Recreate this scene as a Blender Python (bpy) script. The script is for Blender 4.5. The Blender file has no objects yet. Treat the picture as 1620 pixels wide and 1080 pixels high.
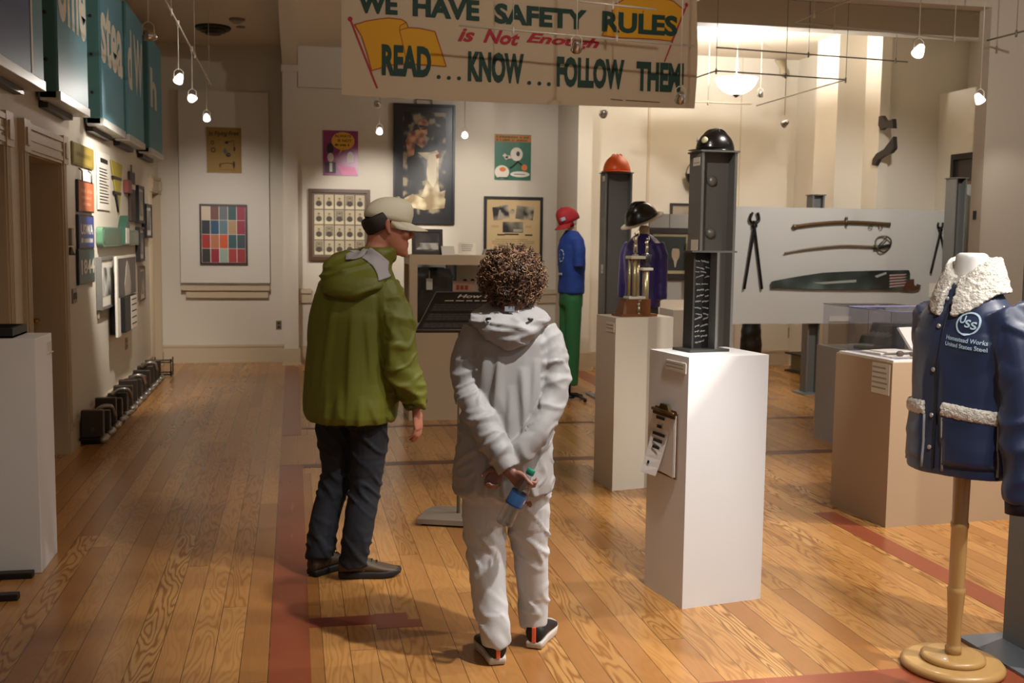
import bpy, bmesh, math, random
from math import sin, cos, pi, radians, sqrt
from mathutils import Vector, Matrix, noise
random.seed(7)
SC = bpy.context.scene
COL = SC.collection
# ------------------------------------------------------------------ camera
CAM_H, FPX, YAW, PITCH, ROLL = 1.62, 1710.0, 0.2, 0.0945, 0.01245
fw = Vector((sin(YAW)*cos(PITCH), cos(YAW)*cos(PITCH), -sin(PITCH)))
rt = Vector((cos(YAW), -sin(YAW), 0)); up = rt.cross(fw)
CR = rt*cos(ROLL)+up*sin(ROLL); CU = -rt*sin(ROLL)+up*cos(ROLL)
EYE = Vector((0, 0, CAM_H))
cd = bpy.data.cameras.new('camera'); cam = bpy.data.objects.new('camera', cd); COL.objects.link(cam)
cd.sensor_width = 36.0; cd.lens = 36.0*FPX/1620.0; cd.clip_start = .05
cam.matrix_world = Matrix(((CR.x, CU.x, -fw.x, 0), (CR.y, CU.y, -fw.y, 0), (CR.z, CU.z, -fw.z, CAM_H), (0, 0, 0, 1)))
cd.dof.use_dof = True; cd.dof.focus_distance = 4.6; cd.dof.aperture_fstop = 5.0
SC.camera = cam
def W(px, py, ax, val):
    """point of the place seen at a photo pixel on the plane axis=val"""
    d = CR*((px-810)/FPX)+CU*((540-py)/FPX)+fw
    return EYE + d*((val-EYE[ax])/d[ax])
# ------------------------------------------------------------------ world, exposure
w = bpy.data.worlds.new('world'); SC.world = w; w.use_nodes = True
w.node_tree.nodes['Background'].inputs[0].default_value = (1.0, .89, .78, 1)
w.node_tree.nodes['Background'].inputs[1].default_value = .22
SC.view_settings.view_transform = 'Standard'; SC.view_settings.look = 'None'
SC.view_settings.exposure = 0.15; SC.view_settings.gamma = 1.0; SC.view_settings.use_curve_mapping = False
# unseen spots without fixtures, most added to light one thing: (position, aim, watts, cone degrees, blend, colour)
WARM = (1.0, .87, .73); NEUT = (1.0, .935, .86); COOL = (1.0, .965, .925)
UNSEEN_SPOTS = [
 ((1.75, 2.9, 3.45), (1.05, 4.05, .4), 370, 48, .6, COOL),     # steep key over the visitors
 ((2.7, 2.2, 3.45), (1.95, 4.45, .5), 85, 64, .8, COOL),     # white pedestal
 ((5.0, 4.8, 3.4), (3.3, 4.7, .0), 400, 84, .7, NEUT),       # second spot added to soften shadows on the right floor
 ((3.9, 2.6, 3.45), (3.1, 4.3, .0), 400, 80, .7, NEUT),      # right floor
 ((1.9, 1.4, 3.45), (2.5, 3.6, 1.2), 210, 46, .6, COOL),     # navy jacket
 ((1.1, 3.9, 3.45), (2.5, 6.3, 1.5), 170, 34, .6, NEUT),     # added to brighten the riveted post
 ((4.3, 4.4, 3.45), (6.2, 7.8, 2.0), 110, 80, .8, NEUT),     # added to brighten the right wall
 ((3.5, 5.8, 3.3), (2.3, 6.9, .9), 130, 60, .6, NEUT),       # trophy pedestal
 ((4.5, 4.7, 3.4), (3.75, 5.8, 1.0), 110, 44, .7, COOL),      # added to brighten the clear case
 ((1.5, 8.2, 3.4), (1.5, 9.75, 1.3), 60, 44, .7, NEUT),       # added to brighten the display cabinet
 ((5.2, 8.2, 3.3), (5.7, 10.6, 1.3), 240, 78, .7, COOL),     # tool board
 ((2.0, 8.4, 3.3), (2.8, 10.6, 1.0), 130, 60, .7, NEUT),     # display form
 ((1.7, 3.7, 3.45), (.25, 5.1, 1.35), 110, 40, .7, NEUT),    # the visitor in green
 ((-.2, 3.2, 3.45), (-.5, 6.0, .5), 40, 60, .8, WARM),        # left aisle
 ((.3, 8.2, 3.5), (-1.5, 9.3, 3.0), 45, 80, .8, NEUT),        # added to brighten the enamel signs
 ((1.6, 4.9, 3.5), (1.6, 7.7, 2.9), 62, 90, .8, NEUT),       # banner
 ((2.6, 11.3, 3.4), (2.9, 14.0, 1.9), 95, 76, .8, COOL),     # extra spot added for the back wall
 ((4.6, 10.6, 3.5), (4.9, 13.3, 2.0), 95, 90, .8, COOL),    # right back wall
]
def spot(p, aim, watts, cone, blend, colr, name='lamp'):
    l = bpy.data.lights.new(name, 'SPOT'); l.energy = watts; l.spot_size = radians(cone); l.spot_blend = blend
    l.color = colr; l.shadow_soft_size = .035
    o = bpy.data.objects.new(name, l); COL.objects.link(o); o.location = p
    o.rotation_euler = (Vector(aim)-Vector(p)).to_track_quat('-Z', 'Y').to_euler(); return o
for a in UNSEEN_SPOTS: spot(*a)
# ------------------------------------------------------------------ helpers
def lin(c):
    if isinstance(c, str): c = tuple(int(c[i:i+2], 16)/255 for i in (0, 2, 4))
    return tuple((x/12.92 if x <= .04045 else ((x+.055)/1.055)**2.4) for x in c)+(1,)
MATS = {}
def mat(name, c, rough=.6, metal=0, bump=0, bscale=60, var=0, vscale=6, emit=0, trans=0, sheen=0, coat=0, spec=None, stretch=None):
    if name in MATS: return MATS[name]
    m = bpy.data.materials.new(name); MATS[name] = m; m.use_nodes = True
    nt = m.node_tree; b = nt.nodes['Principled BSDF']; col = lin(c)
    b.inputs['Base Color'].default_value = col; b.inputs['Roughness'].default_value = rough; b.inputs['Metallic'].default_value = metal
    if trans: b.inputs['Transmission Weight'].default_value = trans; b.inputs['IOR'].default_value = 1.3
    if sheen: b.inputs['Sheen Weight'].default_value = sheen
    if coat: b.inputs['Coat Weight'].default_value = coat
    if spec is not None: b.inputs['Specular IOR Level'].default_value = spec
    if emit: b.inputs['Emission Color'].default_value = col; b.inputs['Emission Strength'].default_value = emit
    tc = nt.nodes.new('ShaderNodeTexCoord'); src = tc.outputs['Object']
    if stretch:
        mp = nt.nodes.new('ShaderNodeMapping'); mp.inputs['Scale'].default_value = stretch
        nt.links.new(src, mp.inputs['Vector']); src = mp.outputs['Vector']
    if var:
        n = nt.nodes.new('ShaderNodeTexNoise'); n.inputs['Scale'].default_value = vscale; n.inputs['Detail'].default_value = 4
        nt.links.new(src, n.inputs['Vector'])
        mx = nt.nodes.new('ShaderNodeMix'); mx.data_type = 'RGBA'
        mx.inputs['A'].default_value = tuple(x*(1-var) for x in col[:3])+(1,)
        mx.inputs['B'].default_value = tuple(min(1, x*(1+var)) for x in col[:3])+(1,)
        rp = nt.nodes.new('ShaderNodeMapRange'); rp.inputs[1].default_value = .35; rp.inputs[2].default_value = .225
        nt.links.new(n.outputs['Fac'], rp.inputs[0]); nt.links.new(rp.outputs[0], mx.inputs['Factor'])
        nt.links.new(mx.outputs['Result'], b.inputs['Base Color'])
    if bump:
        n2 = nt.nodes.new('ShaderNodeTexNoise'); n2.inputs['Scale'].default_value = bscale; n2.inputs['Detail'].default_value = 3
        nt.links.new(src, n2.inputs['Vector'])
        bp = nt.nodes.new('ShaderNodeBump'); bp.inputs['Strength'].default_value = bump; bp.inputs['Distance'].default_value = .01
        nt.links.new(n2.outputs['Fac'], bp.inputs['Height']); nt.links.new(bp.outputs['Normal'], b.inputs['Normal'])
    return m
def thin_glass(name, tint=(.97, .98, .98), refl=.10, rough=.03):
    if name in MATS: return MATS[name]
    m = bpy.data.materials.new(name); MATS[name] = m; m.use_nodes = True; nt = m.node_tree
    nt.nodes.remove(nt.nodes['Principled BSDF']); out = nt.nodes['Material Output']
    t = nt.nodes.new('ShaderNodeBsdfTransparent'); t.inputs[0].default_value = tint+(1,)
    g = nt.nodes.new('ShaderNodeBsdfGlossy'); g.inputs['Roughness'].default_value = rough
    lw = nt.nodes.new('ShaderNodeLayerWeight'); lw.inputs['Blend'].default_value = refl
    mx = nt.nodes.new('ShaderNodeMixShader'); pw = nt.nodes.new('ShaderNodeMath'); pw.operation = 'POWER'; pw.inputs[1].default_value = 4; ma = nt.nodes.new('ShaderNodeMath'); ma.operation = 'MULTIPLY_ADD'; ma.inputs[1].default_value = .45; ma.inputs[2].default_value = refl*.3
    nt.links.new(lw.outputs['Facing'], pw.inputs[0]); nt.links.new(pw.outputs[0], ma.inputs[0]); nt.links.new(ma.outputs[0], mx.inputs[0]); lw.inputs['Blend'].default_value = .5; nt.links.new(t.outputs[0], mx.inputs[1]); nt.links.new(g.outputs[0], mx.inputs[2])
    nt.links.new(mx.outputs[0], out.inputs['Surface']); return m
def photo_mat(name, dark, light, scale=9, mid=None, seed=0):
    """an old photograph or painting: soft tonal patches"""
    if name in MATS: return MATS[name]
    m = bpy.data.materials.new(name); MATS[name] = m; m.use_nodes = True; nt = m.node_tree; b = nt.nodes['Principled BSDF']
    b.inputs['Roughness'].default_value = .35
    tc = nt.nodes.new('ShaderNodeTexCoord'); mp = nt.nodes.new('ShaderNodeMapping'); mp.inputs['Location'].default_value = (seed, seed*2.3, seed*.7)
    n = nt.nodes.new('ShaderNodeTexNoise'); n.inputs['Scale'].default_value = scale; n.inputs['Detail'].default_value = 5; n.inputs['Roughness'].default_value = .22
    r = nt.nodes.new('ShaderNodeValToRGB'); r.color_ramp.elements[0].position = .36; r.color_ramp.elements[1].position = .64
    r.color_ramp.elements[0].color = lin(dark); r.color_ramp.elements[1].color = lin(light)
    if mid: e = r.color_ramp.elements.new(.5); e.color = lin(mid)
    nt.links.new(tc.outputs['Object'], mp.inputs['Vector']); nt.links.new(mp.outputs['Vector'], n.inputs['Vector'])
    nt.links.new(n.outputs['Fac'], r.inputs['Fac']); nt.links.new(r.outputs['Color'], b.inputs['Base Color']); return m
ABS = {}
def V(*a): return Vector(a)
def T(loc=(0, 0, 0), rz=0, rx=0, ry=0): return Matrix.Translation(Vector(loc)) @ Matrix.Rotation(rz, 4, 'Z') @ Matrix.Rotation(rx, 4, 'X') @ Matrix.Rotation(ry, 4, 'Y')
class MB:
    def __init__(s, M=None): s.v = []; s.f = []; s.mi = []; s.sm = []; s.M = M or Matrix(); s.m = 0; s.smooth = False
    def add(s, vs, fs, M=None, smooth=None):
        o = len(s.v); X = s.M @ M if M else s.M
        s.v += [X @ Vector(p) for p in vs]
        for f in fs: s.f.append([i+o for i in f]); s.mi.append(s.m); s.sm.append(s.smooth if smooth is None else smooth)
        return s
    def box(s, lo, hi, M=None, bev=0):
        (a, b, c), (d, e, f) = lo, hi
        if bev:
            bm = bmesh.new(); bmesh.ops.create_cube(bm, size=1)
            for v in bm.verts: v.co = Vector(((a+d)/2+v.co.x*(d-a), (b+e)/2+v.co.y*(e-b), (c+f)/2+v.co.z*(f-c)))
            bmesh.ops.bevel(bm, geom=bm.edges[:], offset=bev, segments=2, affect='EDGES', profile=.5)
            bm.verts.index_update(); r = s.add([v.co.copy() for v in bm.verts], [[v.index for v in q.verts] for q in bm.faces], M); bm.free(); return r
        return s.add([(a, b, c), (d, b, c), (d, e, c), (a, e, c), (a, b, f), (d, b, f), (d, e, f), (a, e, f)],
                     [(0, 3, 2, 1), (4, 5, 6, 7), (0, 1, 5, 4), (1, 2, 6, 5), (2, 3, 7, 6), (3, 0, 4, 7)], M)
    def cbox(s, c, sz, M=None, bev=0):
        return s.box([c[i]-sz[i]/2 for i in range(3)], [c[i]+sz[i]/2 for i in range(3)], M, bev)
    def prism(s, pts, t, M=None, z0=0):
        """polygon in local xy, extruded along z from z0 by t"""
        n = len(pts)
        vs = [(x, y, z0) for x, y in pts]+[(x, y, z0+t) for x, y in pts]
        return s.add(vs, [list(range(n-1, -1, -1)), list(range(n, 2*n))]+[(i, (i+1) % n, n+(i+1) % n, n+i) for i in range(n)], M)
    def rings(s, R, M=None, cap=True, closed=False, smooth=True):
        n = len(R[0]); vs = [p for r in R for p in r]; fs = []
        k = len(R)
        for i in range(k if closed else k-1):
            a, b = i*n, ((i+1) % k)*n
            for j in range(n): fs.append((a+j, a+(j+1) % n, b+(j+1) % n, b+j))
        if cap and not closed: fs.append(list(range(n-1, -1, -1))); fs.append([(k-1)*n+j for j in range(n)])
        return s.add(vs, fs, M, smooth)
    def lathe(s, prof, seg=20, M=None, cap=True, smooth=True):
        return s.rings([[(r*cos(2*pi*j/seg), r*sin(2*pi*j/seg), z) for j in range(seg)] for r, z in prof], M, cap, False, smooth)
    def cyl(s, p, q, r, seg=12, r2=None, M=None): return s.tube([p, q], [r, r if r2 is None else r2], seg, M)
    def tube(s, P, rad, seg=10, M=None, closed=False, flat=None):
        P = [Vector(p) for p in P]; n = len(P)
        if not hasattr(rad, '__len__'): rad = [rad]*n
        t0 = (P[1]-P[0]).normalized(); u = t0.orthogonal().normalized(); R = []
        if flat is not None:
            fv = Vector(flat); u = (fv-t0*fv.dot(t0)).normalized()
        for i in range(n):
            if closed: t = (P[(i+1) % n]-P[i-1]).normalized()
            else: t = (P[min(i+1, n-1)]-P[max(i-1, 0)]).normalized()
            u = (u-t*u.dot(t)).normalized(); v = t.cross(u); r = rad[i]
            ra, rb = r if hasattr(r, '__len__') else (r, r)
            R.append([P[i]+u*(ra*cos(2*pi*j/seg))+v*(rb*sin(2*pi*j/seg)) for j in range(seg)])
        return s.rings(R, M, True, closed)
    def ball(s, c, r, seg=14, M=None):
        r = r if hasattr(r, '__len__') else (r, r, r); k = seg//2+1; R = []
        for i in range(k+1):
            a = -pi/2+pi*i/k; q = max(cos(a), .02)
            R.append([(c[0]+r[0]*q*cos(2*pi*j/seg), c[1]+r[1]*q*sin(2*pi*j/seg), c[2]+r[2]*sin(a)) for j in range(seg)])
        return s.rings(R, M)
    def poly(s, pts, M=None): return s.add(pts, [list(range(len(pts)))], M)
    def merge(s, me, M=None):
        return s.add([v.co.copy() for v in me.vertices], [list(p.vertices) for p in me.polygons], M)
    def mesh(s, name):
        me = bpy.data.meshes.new(name); me.from_pydata([tuple(v) for v in s.v], [], s.f)
        me.polygons.foreach_set('material_index', s.mi); me.polygons.foreach_set('use_smooth', s.sm); me.update(); return me
    def build(s, name, mats, parent=None, label=None, cat=None, group=None, kind=None):
        me = s.mesh(name)
        for m in (mats if isinstance(mats, (list, tuple)) else [mats]): me.materials.append(m)
        return link(name, me, parent, label, cat, group, kind)
def link(name, me, parent=None, label=None, cat=None, group=None, kind=None):
    o = bpy.data.objects.new(name, me); COL.objects.link(o)
    if parent is not None:
        o.parent = parent; A = ABS.get(parent.name, Matrix()); ABS[o.name] = A
        me.transform(A.inverted())
    tag(o, label, cat, group, kind); return o
def tag(o, label=None, cat=None, group=None, kind=None):
    for k, v in (('label', label), ('category', cat), ('group', group), ('kind', kind)):
        if v: o[k] = v
    return o
def thing(name, label, cat, loc, rz=0, group=None):
    o = bpy.data.objects.new(name, None); COL.objects.link(o); o.location = loc; o.rotation_euler = (0, 0, rz)
    o.empty_display_size = .05; ABS[o.name] = T(loc, rz); return tag(o, label, cat, group)
def dup(root, loc, rz=0, label=None):
    r = root.copy(); COL.objects.link(r); r.location = loc; r.rotation_euler = (0, 0, rz)
    ABS[r.name] = T(loc, rz)
    if label: r['label'] = label
    for ch in list(root.children):
        c = ch.copy(); COL.objects.link(c); c.parent = r
        for g in list(ch.children):
            d = g.copy(); COL.objects.link(d); d.parent = c
    return r
def evalmesh(o):
    dg = bpy.context.evaluated_depsgraph_get(); dg.update(); return bpy.data.meshes.new_from_object(o.evaluated_get(dg))
def fuse(mb, voxel, smooth=4, fac=.5, keepM=False):
    """join overlapping closed shapes into one continuous skin"""
    o = bpy.data.objects.new('tmp', mb.mesh('tmp')); COL.objects.link(o)
    r = o.modifiers.new('r', 'REMESH'); r.mode = 'VOXEL'; r.voxel_size = voxel
    if smooth: q = o.modifiers.new('s', 'SMOOTH'); q.iterations = smooth; q.factor = fac
    me = evalmesh(o); bpy.data.objects.remove(o)
    me.polygons.foreach_set('use_smooth', [True]*len(me.polygons)); return me
def displace(me, fn):
    ns = [v.normal.copy() for v in me.vertices]
    for v, n in zip(me.vertices, ns): v.co += n*fn(v.co, n)
    me.update()
TXT = {}
def text(s, bold=0, shear=0):
    k = (s, bold, shear)
    if k not in TXT:
        c = bpy.data.curves.new('t', 'FONT'); c.body = s; c.offset = bold; c.shear = shear; c.resolution_u = 3; c.fill_mode = 'FRONT'
        o = bpy.data.objects.new('t', c); COL.objects.link(o); me = evalmesh(o); bpy.data.objects.remove(o)
        vs = [v.co.copy() for v in me.vertices]; fs = [list(p.vertices) for p in me.polygons]
        x0 = min(v.x for v in vs); x1 = max(v.x for v in vs); y0 = min(v.y for v in vs); y1 = max(v.y for v in vs)
        TXT[k] = ([((v.x-x0)/(x1-x0), (v.y-y0)/(y1-y0)) for v in vs], fs)
    return TXT[k]
def put_text(mb, s, bl, br, h, up, nrm, mi, bold=0, shear=0, lift=.002):
    """text whose foot runs from bl to br, of height h"""
    vs, fs = text(s, bold, shear); bl = Vector(bl); br = Vector(br); up = Vector(up); nrm = Vector(nrm)
    mb.m = mi; mb.add([bl+(br-bl)*x+up*(h*y)+nrm*lift for x, y in vs], fs, smooth=False)
def scrawl(mb, mi, bl, br, h, seed=1):
    """worn lettering too faint to read"""
    q = random.Random(seed+int(h*1e4)); bl = Vector(bl); br = Vector(br); u = 0; mb.m = mi; L_ = (br-bl).length
    while u < .97:
        w_ = min(q.uniform(.35, .7)*h/L_, 1-u); a = bl+(br-bl)*u; b = bl+(br-bl)*(u+w_); t = Vector((0, 0, h*q.uniform(.7, 1)))
        if q.random() > .16: mb.add([a, b, b+t, a+t], [(0, 1, 2, 3)], smooth=False)
        u += w_*1.3
def bez(P, n=12):
    """Catmull-Rom through points"""
    P = [Vector(p) for p in P]; out = []
    for i in range(len(P)-1):
        a, b, c, d = P[max(i-1, 0)], P[i], P[i+1], P[min(i+2, len(P)-1)]
        for k in range(n):
            t = k/n; out.append(.5*((2*b)+(c-a)*t+(2*a-5*b+4*c-d)*t*t+(3*b-a-3*c+d)*t**3))
    return out+[P[-1]]
def ell(c, a, b, phi=0, n=32, e=2.0, tilt=(0, 0)):
    """horizontal superellipse ring"""
    R = []
    for j in range(n):
        t = 2*pi*j/n; x = a*math.copysign(abs(cos(t))**(2/e), cos(t)); y = b*math.copysign(abs(sin(t))**(2/e), sin(t))
        X = x*cos(phi)-y*sin(phi); Y = x*sin(phi)+y*cos(phi)
        R.append((c[0]+X, c[1]+Y, c[2]+tilt[0]*X+tilt[1]*Y))
    return R
# ------------------------------------------------------------------ room
WALL = mat('wall_paint', (.80, .765, .70), .75, bump=.04, bscale=90)
TRIM = mat('trim_paint', (.74, .67, .56), .5)
CEIL = mat('ceiling_paint', (.80, .74, .65), .85)
DOORM = mat('door_paint', (.66, .56, .42), .5)
WHITE = mat('white_paint', (.86, .855, .85), .55)
OFFW = mat('offwhite_paint', (.83, .80, .76), .6)
def floor_mat():
    m = bpy.data.materials.new('floor_boards'); m.use_nodes = True; nt = m.node_tree; N = nt.nodes.new; L = nt.links.new
    b = nt.nodes['Principled BSDF']
    tc = N('ShaderNodeTexCoord'); sp = N('ShaderNodeSeparateXYZ'); L(tc.outputs['Object'], sp.inputs[0])
    def M(op, a, bb=None, c=None):
        n = N('ShaderNodeMath'); n.operation = op
        for i, q in enumerate((a, bb, c)):
            if q is None: continue
            if isinstance(q, (int, float)): n.inputs[i].default_value = q
            else: L(q, n.inputs[i])
        return n.outputs[0]
    bw = .104
    u = M('DIVIDE', sp.outputs[0], bw); i = M('FLOOR', u); fu = M('FRACT', u)
    wn = N('ShaderNodeTexWhiteNoise'); wn.noise_dimensions = '1D'; L(i, wn.inputs['W'])
    v = M('ADD', M('DIVIDE', sp.outputs[1], 2.7), M('MULTIPLY', wn.outputs['Value'], 7.3)); j = M('FLOOR', v); fv = M('FRACT', v)
    cb = N('ShaderNodeCombineXYZ'); L(i, cb.inputs[0]); L(j, cb.inputs[1])
    w2 = N('ShaderNodeTexWhiteNoise'); w2.noise_dimensions = '2D'; L(cb.outputs[0], w2.inputs['Vector'])
    rnd = w2.outputs['Value']
    # cathedral figure: contour lines of a stretched noise, a new one for each board
    gc = N('ShaderNodeCombineXYZ'); L(M('ADD', M('MULTIPLY', sp.outputs[0], 5.5), M('MULTIPLY', rnd, 91)), gc.inputs[0])
    L(M('MULTIPLY', sp.outputs[1], .75), gc.inputs[1]); L(M('MULTIPLY', rnd, 37), gc.inputs[2])
    g = N('ShaderNodeTexNoise'); g.inputs['Scale'].default_value = 1.6; g.inputs['Detail'].default_value = 2.5; g.inputs['Roughness'].default_value = .45; L(gc.outputs[0], g.inputs['Vector'])
    wave = M('SINE', M('MULTIPLY', g.outputs['Fac'], 95))
    gr = M('MULTIPLY', M('POWER', M('MULTIPLY_ADD', wave, .5, .5), 2.2), M('MULTIPLY_ADD', M('POWER', rnd, 2.0), .85, .12))
    fc = N('ShaderNodeCombineXYZ'); L(M('MULTIPLY', sp.outputs[0], 160), fc.inputs[0]); L(M('MULTIPLY', sp.outputs[1], 5), fc.inputs[1])
    fn = N('ShaderNodeTexNoise'); fn.inputs['Scale'].default_value = 1; fn.inputs['Detail'].default_value = 2; L(fc.outputs[0], fn.inputs['Vector'])
    r1 = N('ShaderNodeValToRGB'); L(rnd, r1.inputs['Fac']); e = r1.color_ramp.elements
    e[0].position = 0; e[0].color = lin('9c6a3a'); e[1].position = 1; e[1].color = lin('c99a5e')
    for p, c in ((.3, 'b8854c'), (.6, 'c08d52'), (.85, 'ab7a42')): q = e.new(p); q.color = lin(c)
    def mix(f, a, c, mode='MIX'):
        n = N('ShaderNodeMix'); n.data_type = 'RGBA'; n.blend_type = mode
        if isinstance(f, (int, float)): n.inputs['Factor'].default_value = f
        else: L(f, n.inputs['Factor'])
        for k, q in (('A', a), ('B', c)):
            if isinstance(q, tuple): n.inputs[k].default_value = q
            else: L(q, n.inputs[k])
        return n.outputs['Result']
    c1 = mix(gr, r1.outputs['Color'], lin('83501f'))
    c2 = mix(M('MULTIPLY', fn.outputs['Fac'], .28), c1, lin('8a5a2c'))
    gap = M('MAXIMUM', M('LESS_THAN', fu, .028), M('LESS_THAN', fv, .0012))
    c3 = mix(M('MULTIPLY', gap, .8), c2, lin('3a1f0c'))
    L(c3, b.inputs['Base Color'])
    L(M('MULTIPLY_ADD', fn.outputs['Fac'], .12, .17), b.inputs['Roughness'])
    bp = N('ShaderNodeBump'); bp.inputs['Strength'].default_value = .25; bp.inputs['Distance'].default_value = .002; L(M('SUBTRACT', 1, gap), bp.inputs['Height'])
    L(bp.outputs['Normal'], b.inputs['Normal']); return m
FLOOR = floor_mat()
REDW = mat('red_stained_wood', '9a5034', .25, var=.22, vscale=3, stretch=(14, 1, 1))
DARKW = mat('dark_stained_wood', '6a3a20', .3, var=.2, vscale=5)
def st(name, mb, m): return mb.build(name, m, kind='structure')
st('floor', MB().box((-2.2, -1.5, -.1), (9.2, 14.6, 0)), FLOOR)
st('ceiling', MB().box((-2.0, 1.2, 3.97), (9.2, 14.6, 4.1)), CEIL)
# inlaid strips where partitions once stood
k = MB()
k.box((-.1, 2.2, -.01), (.055, 7.72, .0015)); k.box((-.1, 8.9, -.01), (.055, 13.7, .0015))
st('floor_strip_left', k, REDW)
k = MB(); k.box((3.06, 3.75, -.01), (3.2, 5.9, .0015)); k.box((3.3, 9.3, -.01), (3.5, 12.85, .0015)); st('floor_strip_right', k, REDW)
k = MB(); k.box((.055, 4.44, -.01), (.33, 4.55, .0015)); k.box((.33, 4.38, -.01), (.52, 4.47, .0015)); k.box((.33, 4.47, -.01), (.47, 4.56, .0015)); st('floor_patch', k, mat('red_patch', '8e4a33', .25, var=.2, vscale=8))
k = MB(); k.box((1.4, 2.6, -.01), (4.2, 3.63, .0015)); st('floor_strip_front', k, REDW)
k = MB(); k.box((.055, 7.62, -.01), (5.0, 7.74, .0015)); k.box((.055, 9.18, -.01), (6.0, 9.26, .0015)); st('floor_strip_cross', k, DARKW)
k = MB()
for i in range(4): k.box((-.1+i*.125, 7.74, -.01), (-.1+i*.125+.12, 8.88, .0012))
st('floor_infill', k, mat('pale_board', 'b98654', .28, var=.15, vscale=4))
# left wall with three door openings
XL = -1.65
def lw(y0, y1, z0=0, z1=3.97): return ((XL-.35, y0, z0), (XL, y1, z1))
k = MB()
for a in (lw(1.2, 5.65), lw(6.75, 7.33), lw(8.34, 13.4), lw(14.05, 14.6), lw(5.65, 6.75, 2.12), lw(7.33, 8.34, 2.12), lw(13.4, 14.05, 2.12)): k.box(*a)
st('wall_left', k, WALL)
k = MB(); k.box((XL-.3, 14.22, 0), (.1, 14.6, 3.97)); st('wall_back_left', k, WALL)
k = MB(); k.box((.05, 14.0, 0), (3.62, 14.6, 3.97)); k.box((.07, 13.93, 3.47), (3.42, 14.0, 3.97)); st('wall_back', k, WALL)
k = MB(); k.box((3.42, 12.95, 0), (3.60, 14.1, 3.97)); st('column_pier', k, WALL)
k = MB(); k.box((3.6, 13.28, 0), (6.6, 14.6, 3.97)); st('wall_back_right', k, WALL)
k = MB(); k.box((6.44, 11.6, 0), (9.2, 13.3, 3.97)); k.box((6.04, 11.45, 0), (6.5, 11.97, 3.97)); k.box((6.38, 11.12, 0), (6.5, 11.5, 3.97)); k.box((6.48, 11.2, 0), (9.2, 11.7, 3.97)); k.box((7.5, 7.95, 0), (9.2, 11.25, 3.97))
st('wall_right', k, WALL)
k = MB(); k.box((7.16, 9.2, 0), (7.26, 11.2, 3.3)); st('wall_partition', k, WALL)
k = MB(); k.box((5.4, 7.8, 0), (9.2, 7.95, 3.97)); st('wall_pier', k, WALL)
k = MB(); k.box((-.12, 13.86, 0), (.06, 14.3, 3.97)); k.box((-.135, 13.845, 3.64), (.075, 13.9, 3.72)); st('column_left', k, WALL)
k = MB(); k.box((-.12, 7.93, 3.72), (.06, 13.87, 3.96)); st('beam_left', k, WALL)
k = MB(); k.box((-.12, 7.8, 3.48), (5.4, 7.95, 3.97)); st('beam_front', k, WALL)
k = MB(); k.box((3.4, 10.0, 3.70), (7.6, 10.2, 3.955)); st('beam_middle', k, WALL)
k = MB(); k.box((3.3, 7.93, 3.72), (3.5, 13.0, 3.96)); st('beam_right', k, WALL)
# baseboards and rails
def base(name, segs, h=.2, t=.022):
    k = MB()
    for (x0, y0, x1, y1) in segs:
        k.box((min(x0, x1)-(t if y0 != y1 else 0)*0, min(y0, y1), 0), (max(x0, x1), max(y0, y1), h))
    st(name, k, TRIM)
def bb(name, lo, hi, h, ax, sg):
    """skirting board with a cap and a shoe; ax,sg say which way it faces"""
    k = MB()
    for z0, z1, t in ((0, .03, .034), (.03, h-.03, .02), (h-.03, h, .028)):
        a = [lo[0], lo[1], z0]; b = [hi[0], hi[1], z1]
        if sg > 0: b[ax] = a[ax]+t; a[ax] -= .01
        else: a[ax] = b[ax]-t; b[ax] += .01
        k.box(a, b)
    st(name, k, TRIM)
bb('baseboard_left', (XL, 8.52, 0), (XL, 13.22, 0), .2, 0, 1)
bb('baseboard_back_left', (XL, 14.22, 0), (-.12, 14.22, 0), .23, 1, -1)
bb('baseboard_back', (.06, 14.0, 0), (3.42, 14.0, 0), .23, 1, -1)
bb('baseboard_right', (3.6, 13.28, 0), (6.44, 13.28, 0), .2, 1, -1)
k = MB(); k.box((-.135, 13.83, 0), (.08, 14.0, .21)); k.box((-.145, 13.82, 0), (.09, 14.0, .02)); st('baseboard_column', k, TRIM)
k = MB(); k.box((3.39, 12.92, 0), (3.625, 13.3, .22)); k.box((3.38, 12.91, 0), (3.635, 13.3, .03)); st('baseboard_pier', k, TRIM)
k = MB(); k.box((.07, 13.95, .90), (.22, 14.0, .96)); k.box((.07, 13.97, .78), (.22, 14.0, .90)); st('trim_1', k, TRIM)
k = MB(); k.box((2.9, 13.95, .90), (3.42, 14.0, .96)); k.box((2.9, 13.97, .78), (3.42, 14.0, .90)); st('trim_2', k, TRIM)
k = MB(); k.box((-1.38, 14.14, .925), (-.30, 14.22, .985)); k.box((-1.33, 14.17, .83), (-.32, 14.22, .925)); st('trim_3', k, TRIM)
k = MB(); k.box((4.415, 13.268, .2), (4.445, 13.3, 3.97)); k.box((5.66, 13.272, .2), (5.672, 13.3, 3.97)); st('trim_8', k, TRIM)
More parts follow.
